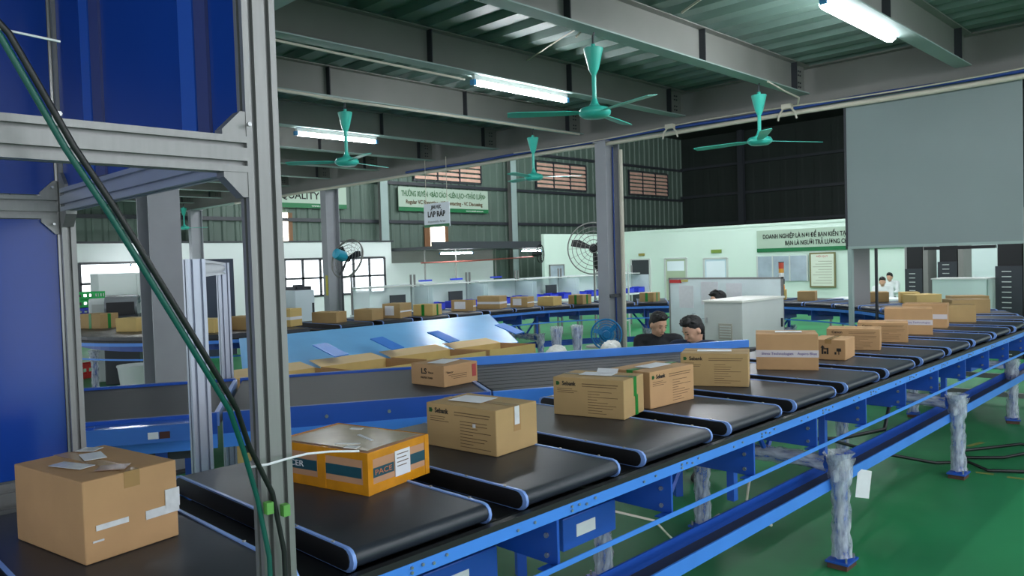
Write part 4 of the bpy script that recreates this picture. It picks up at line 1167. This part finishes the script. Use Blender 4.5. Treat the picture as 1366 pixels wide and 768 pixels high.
# ------------------------------------------------------------------ people
def remeshed(g, name, m, parent, voxel, smooth=6):
    o = g.obj(name, m, parent)
    r = o.modifiers.new('remesh', 'REMESH'); r.mode = 'VOXEL'; r.voxel_size = voxel; r.use_smooth_shade = True
    sm = o.modifiers.new('smooth', 'SMOOTH'); sm.factor = 0.5; sm.iterations = smooth
    dg = bpy.context.evaluated_depsgraph_get()
    me = bpy.data.meshes.new_from_object(o.evaluated_get(dg))
    o.modifiers.clear()
    old = o.data; o.data = me; bpy.data.meshes.remove(old)
    me.materials.clear(); me.materials.append(m)
    me.shade_smooth()
    return o
def person(label, loc, yaw, hz, pitch, shirt, seed=1, turn=0.0, vox=0.009, detail=True):
    t = thing('person', label, 'person', (loc[0], loc[1], 0), yaw)
    C = Vector((0.09, 0, hz + 0.625))
    H = Matrix.Translation(C) @ Matrix.Rotation(turn, 4, 'Z') @ Matrix.Rotation(pitch, 4, 'Y')
    def hp(x, y, z): return H @ Vector((x, y, z))
    def hell(g, c, r): g.ell((0, 0, 0), r, 16, H @ Matrix.Translation(Vector(c)))
    b = G()
    b.ell((0, 0, hz + 0.02), (0.12, 0.15, 0.12)).ell((0.02, 0, hz + 0.18), (0.095, 0.13, 0.17)).ell((0.03, 0, hz + 0.36), (0.10, 0.155, 0.14))
    b.caps((0.03, -0.16, hz + 0.46), (0.03, 0.16, hz + 0.46), 0.055, 0.055)
    b.caps((0.03, 0, hz + 0.46), hp(-0.02, 0, -0.06), 0.056, 0.05)
    hell(b, (0, 0, 0.01), (0.095, 0.075, 0.10)); hell(b, (0.025, 0, -0.055), (0.062, 0.056, 0.065)); hell(b, (0.055, 0, -0.09), (0.03, 0.03, 0.025))
    hell(b, (0.065, 0.03, -0.03), (0.025, 0.028, 0.03)); hell(b, (0.065, -0.03, -0.03), (0.025, 0.028, 0.03))
    b.caps(hp(0.09, 0, 0.0), hp(0.108, 0, -0.035), 0.009, 0.014); b.caps(hp(0.082, -0.03, 0.02), hp(0.082, 0.03, 0.02), 0.012, 0.012)
    b.caps(hp(0.09, -0.018, -0.066), hp(0.09, 0.018, -0.066), 0.009, 0.009)
    for s in (-1, 1):
        hell(b, (-0.008, s * 0.077, -0.02), (0.02, 0.010, 0.033))
        sh = (0.03, s * 0.185, hz + 0.45); el = (0.13, s * 0.215, hz + 0.20); wr = (0.35, s * 0.12, hz + 0.19)
        b.caps(sh, el, 0.048, 0.038).caps(el, wr, 0.038, 0.026)
        b.ell((0.40, s * 0.115, hz + 0.18), (0.05, 0.04, 0.018))
        for q in range(4):
            y = s * (0.115 - s * 0 + (q - 1.5) * 0.02)
            L = (0.062, 0.074, 0.07, 0.055)[q]
            b.caps((0.43, y, hz + 0.18), (0.43 + L * 0.55, y, hz + 0.185), 0.009, 0.0085).caps((0.43 + L * 0.55, y, hz + 0.185), (0.43 + L, y, hz + 0.165), 0.0085, 0.0075)
        b.caps((0.375, s * 0.085, hz + 0.18), (0.42, s * 0.055, hz + 0.175), 0.011, 0.009)
        b.caps((0.02, s * 0.09, hz), (0.43, s * 0.12, hz + 0.0), 0.078, 0.056).caps((0.43, s * 0.12, hz), (0.40, s * 0.12, 0.10), 0.055, 0.036)
        b.caps((0.39, s * 0.12, 0.05), (0.54, s * 0.13, 0.04), 0.038, 0.03)
    remeshed(b, 'body', M_skin, t, vox)
    c = G()
    c.ell((0, 0, hz + 0.02), (0.135, 0.165, 0.13)).ell((0.02, 0, hz + 0.18), (0.112, 0.147, 0.18)).ell((0.03, 0, hz + 0.36), (0.118, 0.172, 0.15))
    c.caps((0.03, -0.165, hz + 0.455), (0.03, 0.165, hz + 0.455), 0.07, 0.07)
    c.caps((0.03, 0, hz + 0.47), (0.045, 0, hz + 0.525), 0.068, 0.062)
    for s in (-1, 1):
        sh = (0.03, s * 0.19, hz + 0.45); el = (0.13, s * 0.218, hz + 0.20); wr = (0.33, s * 0.125, hz + 0.19)
        c.caps(sh, el, 0.066, 0.056).caps(el, wr, 0.056, 0.042)
    remeshed(c, 'shirt', shirt, t, vox * 1.2)
    p = G()
    p.ell((-0.01, 0, hz - 0.02), (0.14, 0.175, 0.10))
    for s in (-1, 1):
        p.caps((0.02, s * 0.09, hz), (0.43, s * 0.12, hz), 0.092, 0.07).caps((0.43, s * 0.12, hz), (0.40, s * 0.12, 0.13), 0.07, 0.056)
    remeshed(p, 'trousers', M_trous, t, vox * 1.4)
    for s in (-1, 1):
        G().caps((0.38, s * 0.12, 0.05), (0.55, s * 0.13, 0.045), 0.05, 0.042, 14).obj('shoe', M_black, t, smooth=60)
    h = G()
    hell(h, (-0.02, 0, 0.04), (0.095, 0.082, 0.088)); hell(h, (-0.045, 0, -0.005), (0.065, 0.078, 0.085))
    hell(h, (0.03, 0.0, 0.095), (0.06, 0.062, 0.034))
    rnd = random.Random(seed)
    for q in range(60):
        a = rnd.uniform(0, 2 * PI); r = rnd.uniform(0.0, 0.09)
        x, y = r * math.cos(a) * 0.95, r * math.sin(a) * 0.8
        z = 0.035 + 0.088 * math.sqrt(max(0.05, 1 - (x / 0.1) ** 2 - (y / 0.085) ** 2))
        h.caps(hp(x - 0.01, y, z - 0.01), hp(x + rnd.uniform(0.0, 0.03), y + rnd.uniform(-0.012, 0.012), z + rnd.uniform(0.006, 0.02)), 0.011, 0.005, 6)
    remeshed(h, 'hair', M_hair, t, 0.006, 2)
    if detail:
        for s in (-1, 1):
            e_ = G(); e_.ell((0, 0, 0), (0.007, 0.012, 0.006), 10, H @ Matrix.Translation((0.083, s * 0.031, 0.0)))
            e_.obj('eye', mat('eye_dark', (40, 30, 26), 0.3), t, smooth=60)
            G().caps(hp(0.09, s * 0.018, 0.024), hp(0.082, s * 0.048, 0.026), 0.0045, 0.003, 6).obj('eyebrow', M_hair, t)
        G().caps(hp(0.098, -0.016, -0.066), hp(0.098, 0.016, -0.066), 0.0045, 0.0045, 6).obj('lips', mat('lips', (160, 96, 86), 0.5), t)
    return t
def stool(label, x, y, h):
    t = thing('work_stool', label, 'stool', (x, y, 0))
    G().lathe([(0.001, h - 0.05), (0.16, h - 0.05), (0.175, h - 0.03), (0.16, h), (0.001, h)], 18).obj('seat', M_dark, t, smooth=40)
    G().cyl((0, 0, 0.05), (0, 0, h - 0.05), 0.025).obj('column', M_bolt, t)
    for k in range(4):
        a = k * PI / 2
        G().cyl((0, 0, 0.06), (0.22 * math.cos(a), 0.22 * math.sin(a), 0.02), 0.016, n=6).obj('leg', M_dark, t)
person('man in a black shirt looking down behind the blue rail', (6.64, 4.47), math.radians(215), 0.645, math.radians(24), M_shirt, 3, turn=math.radians(34))
stool('stool under the man in the black shirt', 6.64, 4.47, 0.515)
person('man in a navy shirt seen in profile bending his head beside the grey cabinet', (6.22, 3.78), math.radians(195), 0.655, math.radians(30), M_shirtb, 8, turn=math.radians(-42))
stool('stool under the man in the navy shirt', 6.22, 3.78, 0.525)
person('person with only black hair showing above the grey cabinet', (8.68, 4.85), math.radians(140), 0.755, math.radians(10), M_shirt, 5, vox=0.014, detail=False)
stool('stool under the person behind the grey cabinet', 8.68, 4.85, 0.625)
person('far person with dark hair, left of two heads behind the tunnel', (21.0, 7.22), math.radians(200), 0.50, math.radians(15), M_whitec, 11, vox=0.016, detail=False)
stool('stool under the left one of two far people', 21.0, 7.22, 0.36)
person('far person with dark hair, right of two heads behind the tunnel', (23.0, 7.68), math.radians(180), 0.55, math.radians(15), M_whitec, 12, vox=0.016, detail=False)
stool('stool under the right one of two far people', 23.0, 7.68, 0.41)

# ------------------------------------------------------------------ fans on stands and walls
def drum_fan(label, x, y, zc, r, yaw, m, blade_m, motor_m=None, floor=True, wall=False, rings=6, tilt=0.0, name='pedestal_fan'):
    t = thing(name, label, 'fan', (x, y, 0 if floor else zc), yaw)
    z = zc if floor else 0.0
    M = Matrix.Translation((0, 0, z)) @ Matrix.Rotation(tilt, 4, 'Y') @ Matrix.Rotation(PI / 2, 4, 'Y')    # fan axis along +x
    def ring(rr, zz, w):
        pts = [M @ Vector((rr * math.cos(2 * PI * k / 32), rr * math.sin(2 * PI * k / 32), zz)) for k in range(33)]
        return pts
    g = G()
    for i in range(rings):
        q = (i + 1) / rings
        g.tube(ring(r * q, 0.09 - 0.05 * q * q, 0), 0.004 if r < 0.45 else 0.006, 4)
        g.tube(ring(r * q, -0.06 + 0.05 * q * q, 0), 0.004 if r < 0.45 else 0.006, 4)
    for k in range(16):
        a = 2 * PI * k / 16
        g.tube([M @ Vector((r * 0.16 * math.cos(a), r * 0.16 * math.sin(a), 0.09)), M @ Vector((r * math.cos(a), r * math.sin(a), 0.04))], 0.003, 4)
    tag(g.obj('wire_guard', m, t, smooth=60), kind='stuff')
    G().tube(ring(r, 0.015, 0), 0.014, 6).obj('rim', m, t, smooth=60)
    for k in range(3):
        a = 2 * PI * k / 3 + 0.3
        Mb = M @ Matrix.Rotation(a, 4, 'Z') @ Matrix.Rotation(math.radians(20), 4, 'X')
        G().prism([(0.04, -0.03), (r * 0.6, -r * 0.22), (r * 0.88, -r * 0.16), (r * 0.88, r * 0.1), (r * 0.5, r * 0.1), (0.04, 0.03)], 0.012, 0.018, Mb).obj('blade', blade_m, t)
    G().lathe([(0.001, 0.07), (0.05, 0.07), (0.06, 0.03), (0.06, -0.02), (0.001, -0.02)], 14, M).obj('hub', blade_m, t, smooth=50)
    G().lathe([(0.001, -0.05), (0.08, -0.05), (0.11, -0.10), (0.10, -0.30), (0.001, -0.32)], 14, M).obj('motor', motor_m or blade_m, t, smooth=50)
    if floor and not wall:
        G().cyl((-0.14, 0, 0.03), (-0.14, 0, zc - 0.05), 0.022).obj('pole', M_dark if motor_m else m, t)
        G().lathe([(0.001, 0), (0.24, 0), (0.22, 0.04), (0.05, 0.06), (0.001, 0.06)], 20, Matrix.Translation((-0.14, 0, 0))).obj('base', M_dark if motor_m else m, t, smooth=40)
    if wall:
        G().cyl((-0.16, 0, 0), (-0.5, 0, 0.05), 0.02).obj('wall_arm', M_dark, t)
    return t
drum_fan('blue round fan standing at the foot of the middle grey column', 9.02, 6.98, 0.83, 0.22, math.radians(218), M_bluefan, M_bluefan)
drum_fan('big black floor fan with a cyan motor in front of the office windows', 8.55, 13.0, 2.10, 0.40, math.radians(12), M_beam, M_black, M_cyan, tilt=0.35)
drum_fan('huge wire guarded fan half hidden behind the middle grey column', 13.2, 10.5, 2.17, 0.56, math.radians(218), M_beam, M_black)
drum_fan('black wall fan seen almost edge on beside the far wall column', 22.4, 20.5, 2.2, 0.36, math.radians(290), M_black, M_black, floor=False, wall=True, name='wall_fan')

# ------------------------------------------------------------------ left background: crates, machine, cabinets
def crate(label, x, y, z, m, rz=0.3, w=0.56, d=0.38, h=0.14):
    t = thing('plastic_crate', label, 'crate', (x, y, z), rz)
    for nm, x0, x1, y0, y1 in (('side', -w / 2, w / 2, -d / 2, -d / 2 + 0.012), ('side', -w / 2, w / 2, d / 2 - 0.012, d / 2), ('end', -w / 2, -w / 2 + 0.012, -d / 2, d / 2), ('end', w / 2 - 0.012, w / 2, -d / 2, d / 2)):
        g = G().box(x0, x1, y0, y1, 0, h * 0.28).box(x0, x1, y0, y1, h * 0.72, h)
        n = 5
        for k in range(n + 1):
            if x1 - x0 > 0.1:
                c = x0 + (x1 - x0) * k / n; g.box(max(x0, c - 0.015), min(x1, c + 0.015), y0, y1, h * 0.28, h * 0.72)
            else:
                c = y0 + (y1 - y0) * k / n; g.box(x0, x1, max(y0, c - 0.015), min(y1, c + 0.015), h * 0.28, h * 0.72)
        g.obj(nm, m, t)
    G().box(-w / 2, w / 2, -d / 2, d / 2, 0, 0.01).obj('base', m, t)
    return t
def bench(label, x, y, w, d, h, rz=0.0, m=None):
    t = thing('work_table', label, 'table', (x, y, 0), rz)
    G().box(-w / 2, w / 2, -d / 2, d / 2, h - 0.035, h).obj('table_top', m or M_whitec, t)
    for sx in (-1, 1):
        for sy in (-1, 1):
            G().cbox((sx * (w / 2 - 0.04), sy * (d / 2 - 0.04), (h - 0.035) / 2), (0.04, 0.04, h - 0.035)).obj('leg', M_alu, t)
    return t
bench('white table with crates seen past the left aluminium post', 4.45, 15.6, 1.4, 0.7, 1.02)
crate('orange red crate under the green ones past the left post', 4.72, 16.1, 1.02, M_red)
crate('blue crate between the red and the green crates', 4.72, 16.1, 1.17, M_blueitem)
crate('lower green crate of the stack past the left post', 4.72, 16.1, 1.32, M_green)
crate('upper green crate of the stack past the left post', 4.72, 16.1, 1.47, M_green)
crate('red crate on the floor under the white table of crates', 4.72, 16.0, 0.0, M_red, h=0.26)
wbk = thing('white_bin', 'white plastic bin on the floor below the far belt curve', 'bin', (4.55, 13.2, 0))
G().lathe([(0.001, 0.01), (0.2, 0.0), (0.25, 0.42), (0.262, 0.42), (0.262, 0.45), (0.24, 0.45), (0.235, 0.42), (0.19, 0.03), (0.001, 0.03)], 20).obj('body', M_whitec, wbk, smooth=40)
mc = thing('winding_machine', 'dark grey machine with a rounded hood and slanted arm at the far left', 'machine', (4.85, 14.5, 0), -0.5)
G().box(-0.28, 0.28, -0.25, 0.25, 0, 1.22).obj('cabinet', M_dark, mc, bevel=0.02)
G().cyl((-0.26, 0.0, 1.36), (0.26, 0.0, 1.36), 0.2, n=20).obj('hood', mat('hood_grey', (150, 156, 160), 0.35, 0.3), mc, smooth=40)
G().box(-0.22, 0.22, -0.24, -0.1, 1.22, 1.44).obj('front_cover', M_black, mc)
G().tube([(0.2, 0, 1.4), (0.45, 0.05, 1.62), (0.75, 0.05, 1.66)], 0.045, 8).obj('arm', mat('arm_grey_green', (98, 118, 118), 0.4), mc)
G().box(0.02, 0.08, -0.256, -0.25, 0.98, 1.03).obj('yellow_sticker', mat('label_yellow', (206, 190, 60), 0.5), mc)
pr = thing('white_device', 'white box shaped device beside the dark grey machine', 'machine', (4.66, 15.12, 0), -0.3)
G().box(-0.17, 0.19, -0.2, 0.2, 0, 1.5).obj('body', M_whitec, pr, bevel=0.03)
G().box(-0.12, 0.1, -0.206, -0.2, 1.1, 1.4).obj('front_panel', M_cab, pr)
dk = thing('tall_cabinet', 'tall dark blue cabinet left of the big aluminium post', 'cabinet', (7.35, 17.0, 0))
G().box(0, 0.78, 0, 0.5, 0, 2.2).obj('body', mat('cabinet_navy', (40, 52, 74), 0.4), dk, bevel=0.01)
G().box(0.388, 0.392, -0.003, 0, 0.08, 2.12).obj('door_gap', M_black, dk)
for s in (0.36, 0.42): G().box(s - 0.008, s + 0.008, -0.02, 0, 1.0, 1.14).obj('handle', M_bolt, dk)
wc = thing('white_storage_wall', 'row of white storage doors behind the slim goal post', 'cabinet', (5.6, 18.2, 0))
G().box(0, 2.4, 0, 0.5, 0, 1.95).obj('body', M_whitec, wc)
for k in range(3):
    G().box(0.8 * k + 0.01, 0.8 * k + 0.79, -0.02, 0, 0.06, 1.45).obj('lower_door', M_whitec, wc)
    G().box(0.8 * k + 0.01, 0.8 * k + 0.79, -0.02, 0, 1.48, 1.92).obj('upper_door', M_whitec, wc)
pc_ = thing('white_cabinet', 'white cabinet with a black tray on top left of the yellow labelled column', 'cabinet', (6.54, 11.5, 0))
G().box(0, 0.36, 0, 0.36, 0, 1.57).obj('body', mat('cabinet_bluish_white', (206, 220, 226), 0.4), pc_, bevel=0.008)
G().box(0.02, 0.33, 0.04, 0.32, 1.57, 1.59).box(0.02, 0.04, 0.04, 0.32, 1.59, 1.63).box(0.31, 0.33, 0.04, 0.32, 1.59, 1.63).box(0.1, 0.22, 0.1, 0.25, 1.59, 1.66).obj('top_tray', M_dark, pc_)
G().box(0.31, 0.345, -0.012, 0, 1.0, 1.35).obj('handle', M_dark, pc_)

# ------------------------------------------------------------------ benches behind the far sorter run
blab = ['white test bench with a pale glass screen behind the far cartons, leftmost', 'white test bench with a pale glass screen, second from the office column',
        'white test bench with blue bins right of the office windows', 'white test bench with blue bins below the far recess lamps', 'white test bench with blue bins left of the middle grey column', 'white test bench behind the middle grey column']
for i, lab in enumerate(blab):
    x = 9.6 + 1.62 * i; y = 13.0 + 0.0 * i
    t = bench(lab, x, y, 1.55, 0.75, 0.95)
    G().box(-0.75, 0.75, 0.3, 0.31, 0.95, 1.52).obj('glass_screen', M_glass, t)
    G().box(-0.75, -0.74, -0.3, 0.3, 0.95, 1.45).obj('glass_screen', M_glass, t)
    G().box(0.74, 0.75, -0.3, 0.3, 0.95, 1.45).obj('glass_screen', M_glass, t)
    for s in (-0.76, 0.76): G().box(s - 0.015, s + 0.015, 0.28, 0.32, 0.95, 1.72).obj('screen_post', M_alu, t)
    G().box(-0.75, 0.75, 0.0, 0.3, 1.48, 1.5).obj('upper_shelf', M_cab, t)
    if i >= 1:
        for k in range(3):
            bx = tag(G().box(-0.16, 0.16, -0.11, 0.11, 0, 0.012).box(-0.16, 0.16, -0.11, -0.10, 0, 0.13).box(-0.16, 0.16, 0.10, 0.11, 0, 0.16).box(-0.16, -0.15, -0.11, 0.11, 0, 0.15).box(0.15, 0.16, -0.11, 0.11, 0, 0.15)
                     .obj('parts_bin', M_blueitem, loc=(x - 0.5 + 0.5 * k, y - 0.1, 0.951)), ['left', 'middle', 'right'][k] + ' blue parts bin on the ' + ['', 'second', 'third', 'fourth', 'fifth', 'sixth'][i] + ' white test bench from the left', 'bin', 'blue parts bins on the test benches')
    if i in (0, 1, 3):
        mon = thing('monitor', ['dark monitor on the leftmost test bench', 'dark monitor on the second test bench', '', 'dark monitor on the bench below the recess lamps'][i], 'monitor', (x + 0.25, y + 0.1, 0.951))
        G().box(-0.2, 0.2, 0, 0.03, 0.1, 0.36).obj('screen', M_dark, mon)
        G().box(-0.02, 0.02, 0.01, 0.03, 0, 0.12).obj('stand', M_dark, mon)
        G().box(-0.1, 0.1, -0.06, 0.1, 0, 0.012).obj('foot', M_dark, mon)
# blue tipped suspended rails above the benches
for x, lab in ((17.8, 'thin hanging drop post with a blue foot left under the recess'), (19.3, 'thin hanging drop post with a blue foot in the middle of the recess'), (21.4, 'thin hanging drop post with a blue foot at the right of the recess')):
    t = thing('drop_post', lab, 'post', (x, 22.0, 1.3))
    G().box(-0.02, 0.02, -0.02, 0.02, 0.05, 1.15).obj('tube', M_beam, t)
    G().box(-0.28, 0.28, -0.05, 0.05, 0, 0.06).obj('foot_bar', M_blueitem, t)
tag(G().tube([(17.6, 21.96, 1.98), (20, 21.96, 2.0), (23.6, 21.96, 2.1)], 0.03, 8).obj('red_pipe', mat('pipe_rust_red', (150, 84, 74), 0.5)), 'long dull red pipe running below the far recess lamps', 'pipe')
# stacked tube shelf behind middle column
sh_ = thing('wire_shelf', 'white wire shelf rack right of the middle grey column', 'shelf', (14.6, 11.2, 0))
for sx in (0, 0.8):
    for sy in (0, 0.4): G().cbox((sx, sy, 0.9), (0.03, 0.03, 1.8)).obj('upright', M_cab, sh_)
for z in (0.4, 0.8, 1.2, 1.6): G().box(0, 0.8, 0, 0.4, z, z + 0.02).obj('shelf', M_cab, sh_)

# ------------------------------------------------------------------ right background
sl = thing('signal_tower', 'red amber and white signal tower beside the whiteboard', 'signal light', (9.75, 4.62, 0))
G().cyl((0, 0, 0), (0, 0, 1.62), 0.016).obj('pole', M_cab, sl)
G().cyl((0, 0, 1.74), (0, 0, 1.82), 0.034).obj('red_lens', mat('lens_red', (206, 66, 24), 0.3), sl)
G().cyl((0, 0, 1.685), (0, 0, 1.74), 0.034).obj('amber_lens', mat('lens_amber', (226, 160, 40), 0.3), sl)
G().cyl((0, 0, 1.62), (0, 0, 1.685), 0.036).obj('white_lens', mat('lens_white', (246, 248, 246), 0.3), sl)
G().cyl((0, 0, 1.82), (0, 0, 1.832), 0.036).obj('cap', M_dark, sl)
G().box(-0.085, -0.01, 0.02, 0.09, 1.41, 1.55).obj('red_box', M_red, sl)
cz = carton('tan carton on the bend below the signal tower', 12.22, 5.72, 20, 0.2, 0.17, 0.17, M_card3)
ol = thing('orange_lamp', 'orange warning lamp standing on the tan carton', 'lamp', (12.28, 5.86, 1.344))
G().lathe([(0.001, 0), (0.09, 0), (0.085, 0.07), (0.05, 0.1), (0.001, 0.105)], 16).obj('dome', M_orange, ol, smooth=50)
G().box(0.02, 0.1, -0.05, -0.02, 0.08, 0.17).obj('bracket', M_dark, ol)
def tower(label, x, y, w, d, h1, h2):
    t = thing('parts_tower', label, 'rack', (x, y, 0), math.radians(-8))
    G().box(0, d, 0, w, 0, h1).obj('lower_stack', M_dark, t)
    G().box(0.05, d, 0.02, w - 0.02, h1, h2).obj('upper_stack', M_black, t)
    G().box(0.0, d, -0.12, -0.02, 0, h2).obj('side_frame', M_beam, t)
    for k in range(int(h1 / 0.09)):
        G().box(-0.006, 0, w * 0.4, w * 0.75, 0.06 + 0.09 * k, 0.075 + 0.09 * k).obj('tray_handle', M_cab, t)
    return t
tower('dark grey tower of stacked trays, left of three seen under the tunnel', 17.7, 5.28, 0.36, 0.4, 1.52, 2.6)
tower('dark grey tower of stacked trays, middle of three seen under the tunnel', 17.7, 4.62, 0.38, 0.4, 1.66, 2.6)
tower('dark grey tower of stacked trays at the right photo edge', 15.5, 3.05, 0.42, 0.4, 1.6, 2.6)
ab = thing('acrylic_enclosure', 'pale acrylic enclosure between the dark towers under the tunnel', 'enclosure', (15.3, 3.52, 0))
G().box(0, 0.02, 0, 0.88, 0.7, 1.38).box(0, 0.6, 0, 0.02, 0.7, 1.38).obj('front_pane', mat('acrylic', (206, 226, 220), 0.15, alpha=0.7), ab)
G().box(-0.01, 0.62, -0.01, 0.9, 1.38, 1.4).obj('top', M_cab, ab)
G().box(0, 0.6, 0, 0.88, 0, 0.7).obj('base', M_whitec, ab)
gs = thing('glass_partition', 'pale glass partition with an aluminium frame behind the acrylic enclosure', 'partition', (21.5, 3.2, 0))
for y in (0, 1.2, 2.4, 3.6): G().box(0, 0.05, y - 0.03, y + 0.03, 0, 2.6).obj('post', M_alu, gs)
for y in (0, 1.2, 2.4): G().box(0.02, 0.03, y + 0.03, y + 1.17, 0.1, 2.5).obj('pane', M_glass, gs)
bench('white table below the far people beyond the tunnel', 15.9, 5.6, 0.7, 1.6, 1.0)
br = thing('low_barrier', 'low pair of aluminium bars behind the right conveyor legs', 'barrier', (10.9, 0.2, 0))
for z in (0.10, 0.32): G().box(0, 0.05, 0, 3.0, z, z + 0.06).obj('bar', M_alu, br)
for y in (0.1, 2.9): G().box(0, 0.05, y, y + 0.05, 0, 0.4).obj('post', M_alu, br)

# ------------------------------------------------------------------ floor cables, hoses, wrapped bundles, tag
tag(G().tube([(6.3, 2.6, 0.4), (6.9, 2.45, 0.2), (7.5, 2.15, 0.03), (7.75, 1.95, 0.02), (7.55, 1.75, 0.02), (7.7, 1.5, 0.02), (8.2, 1.35, 0.02), (8.75, 1.5, 0.02), (8.75, 1.75, 0.02), (8.4, 1.95, 0.02), (8.15, 2.1, 0.02), (7.9, 2.0, 0.02), (8.1, 1.75, 0.02), (8.6, 1.55, 0.02), (9.4, 1.3, 0.02)], 0.014, 8)
    .obj('floor_cable', M_cablek, smooth=60), 'black cable lying in loops on the green floor at the right', 'cable')
tag(G().tube([(3.1, 2.62, 0.66), (3.34, 2.3, 0.57), (3.45, 2.3, 0.47), (3.56, 2.3, 0.38), (3.75, 2.25, 0.37), (3.9, 2.2, 0.47), (3.82, 2.2, 0.5), (3.72, 2.2, 0.49)], 0.007, 6).obj('grey_hose', M_cable, smooth=60), 'thin cream hose drooping between the nearest wrapped legs', 'hose')
tag(G().tube([(4.42, 2.3, 0.6), (4.36, 2.3, 0.54), (4.33, 2.3, 0.44), (4.36, 2.28, 0.32), (4.45, 2.2, 0.27)], 0.009, 6).obj('grey_hose', M_cable, smooth=60), 'cream hose hanging left of the tagged wrapped leg', 'hose')
tag(G().tube([(5.3, 2.9, 0.75), (5.5, 2.6, 0.55), (5.9, 2.35, 0.52), (6.4, 2.2, 0.52), (6.8, 2.3, 0.62)], 0.016, 6).obj('black_hose', M_cablek, smooth=60), 'thick black hose under the sorter between the two outer wrapped legs', 'hose')
tg = tag(G().prism([(-0.05, 0.0), (0.05, -0.02), (0.075, 0.15), (0.0, 0.17), (-0.03, 0.15)], -0.001, 0.001, Matrix(((0.86, 0, 0.5, 0), (-0.5, 0, 0.86, 0), (0, 1, 0, 0), (0, 0, 0, 1)))).obj('paper_tag', M_paper, loc=(4.89, 1.82, 0.42)),
         'white paper tag hanging beside the nearest wrapped outer leg', 'tag')
for x, y, z, lab in ((7.2, 5.5, 0.90, 'white film bundle on a stand below the blue fan'), (6.78, 5.98, 0.86, 'white film bundle on a stand left of the blue fan')):
    t = thing('film_bundle', lab, 'bundle', (x, y, 0))
    g = G(); g.ell((0, 0, z + 0.02), (0.13, 0.10, 0.07)); g.ell((0.09, 0.05, z - 0.02), (0.10, 0.08, 0.06)); g.ell((-0.08, -0.02, z - 0.01), (0.1, 0.1, 0.08))
    remeshed(g, 'bundle', mat('film_white', (226, 228, 224), 0.3, bump=0.8, bscale=18), t, 0.02, 1)
    for v in t.children[0].data.vertices: v.co += v.co.normalized() * 0.0 + Vector((rnd.uniform(-1, 1), rnd.uniform(-1, 1), rnd.uniform(-1, 1))) * 0.008
    G().cyl((0, 0, 0), (0, 0, z - 0.04), 0.03).obj('stand', M_alu, t)
    G().cyl((0, 0, 0), (0, 0, 0.02), 0.14, n=16).obj('foot', M_alu, t)
for x, y, lab in ((7.10, 6.26, 'film wrapped post, left of two behind the merge conveyor rail'), (7.36, 6.15, 'film wrapped post, right of two behind the merge conveyor rail')):
    t = thing('wrapped_post', lab, 'post', (x, y, 0))
    G().box(-0.03, 0.03, -0.03, 0.03, 0, 1.1).obj('post', M_rail2, t)
    w_ = crumple(1.1, 0.055, seed=int(x * 100)).obj('wrap_film', M_wrap, t, smooth=60); w_.location = (0, 0, 0.03)
t = thing('window_6', 'grey framed window in the end wall of the white room left of the middle column', 'window', (23.9, 20.96, 0.75)); struct(t)
G().box(-0.45, 0.45, 0.0, 0.03, 0, 1.0).obj('pane', mat('grey_glass', (158, 172, 184), 0.1, var=0.15, scale=2), t)
for x in (-0.45, 0.42): G().box(x, x + 0.04, -0.02, 0.03, 0, 1.0).obj('frame_side', M_beam, t)
for z in (0.0, 0.96): G().box(-0.45, 0.46, -0.02, 0.03, z, z + 0.04).obj('frame_bar', M_beam, t)
# worn yellow tape dashes on the floor
for x0, y0, x1, y1, lab in ((7.5, 1.83, 7.52, 1.70, 'faint yellow tape dash nearest the right wrapped leg'), (7.5, 1.6, 7.52, 1.45, 'faint yellow tape dash at the right photo edge'), (8.44, 2.13, 8.7, 2.06, 'faint yellow tape dash behind the right wrapped leg')):
    g = G(); d = Vector((x1 - x0, y1 - y0, 0)).normalized() * 0.5; n = Vector((-d.y, d.x, 0)) * 0.05
    a, b = Vector((x0, y0, 0)), Vector((x1, y1, 0))
    g.prism([tuple((a - n).xy), tuple((b - n).xy), tuple((b + n).xy), tuple((a + n).xy)], 0.0005, 0.0015)
    tag(g.obj('floor_tape', mat('worn_yellow', (120, 130, 60), 0.7)), lab, 'tape')

STUFF = {'bolts', 'screws', 'printed_lines', 'handling_symbols', 'film_crease', 'film_scrap', 'marker_writing', 'brand_mark', 'anchor_bolt'}
for o in COL.objects:
    if o.type == 'MESH' and o.name.split('.')[0] in STUFF and o.parent:
        o['kind'] = 'stuff'
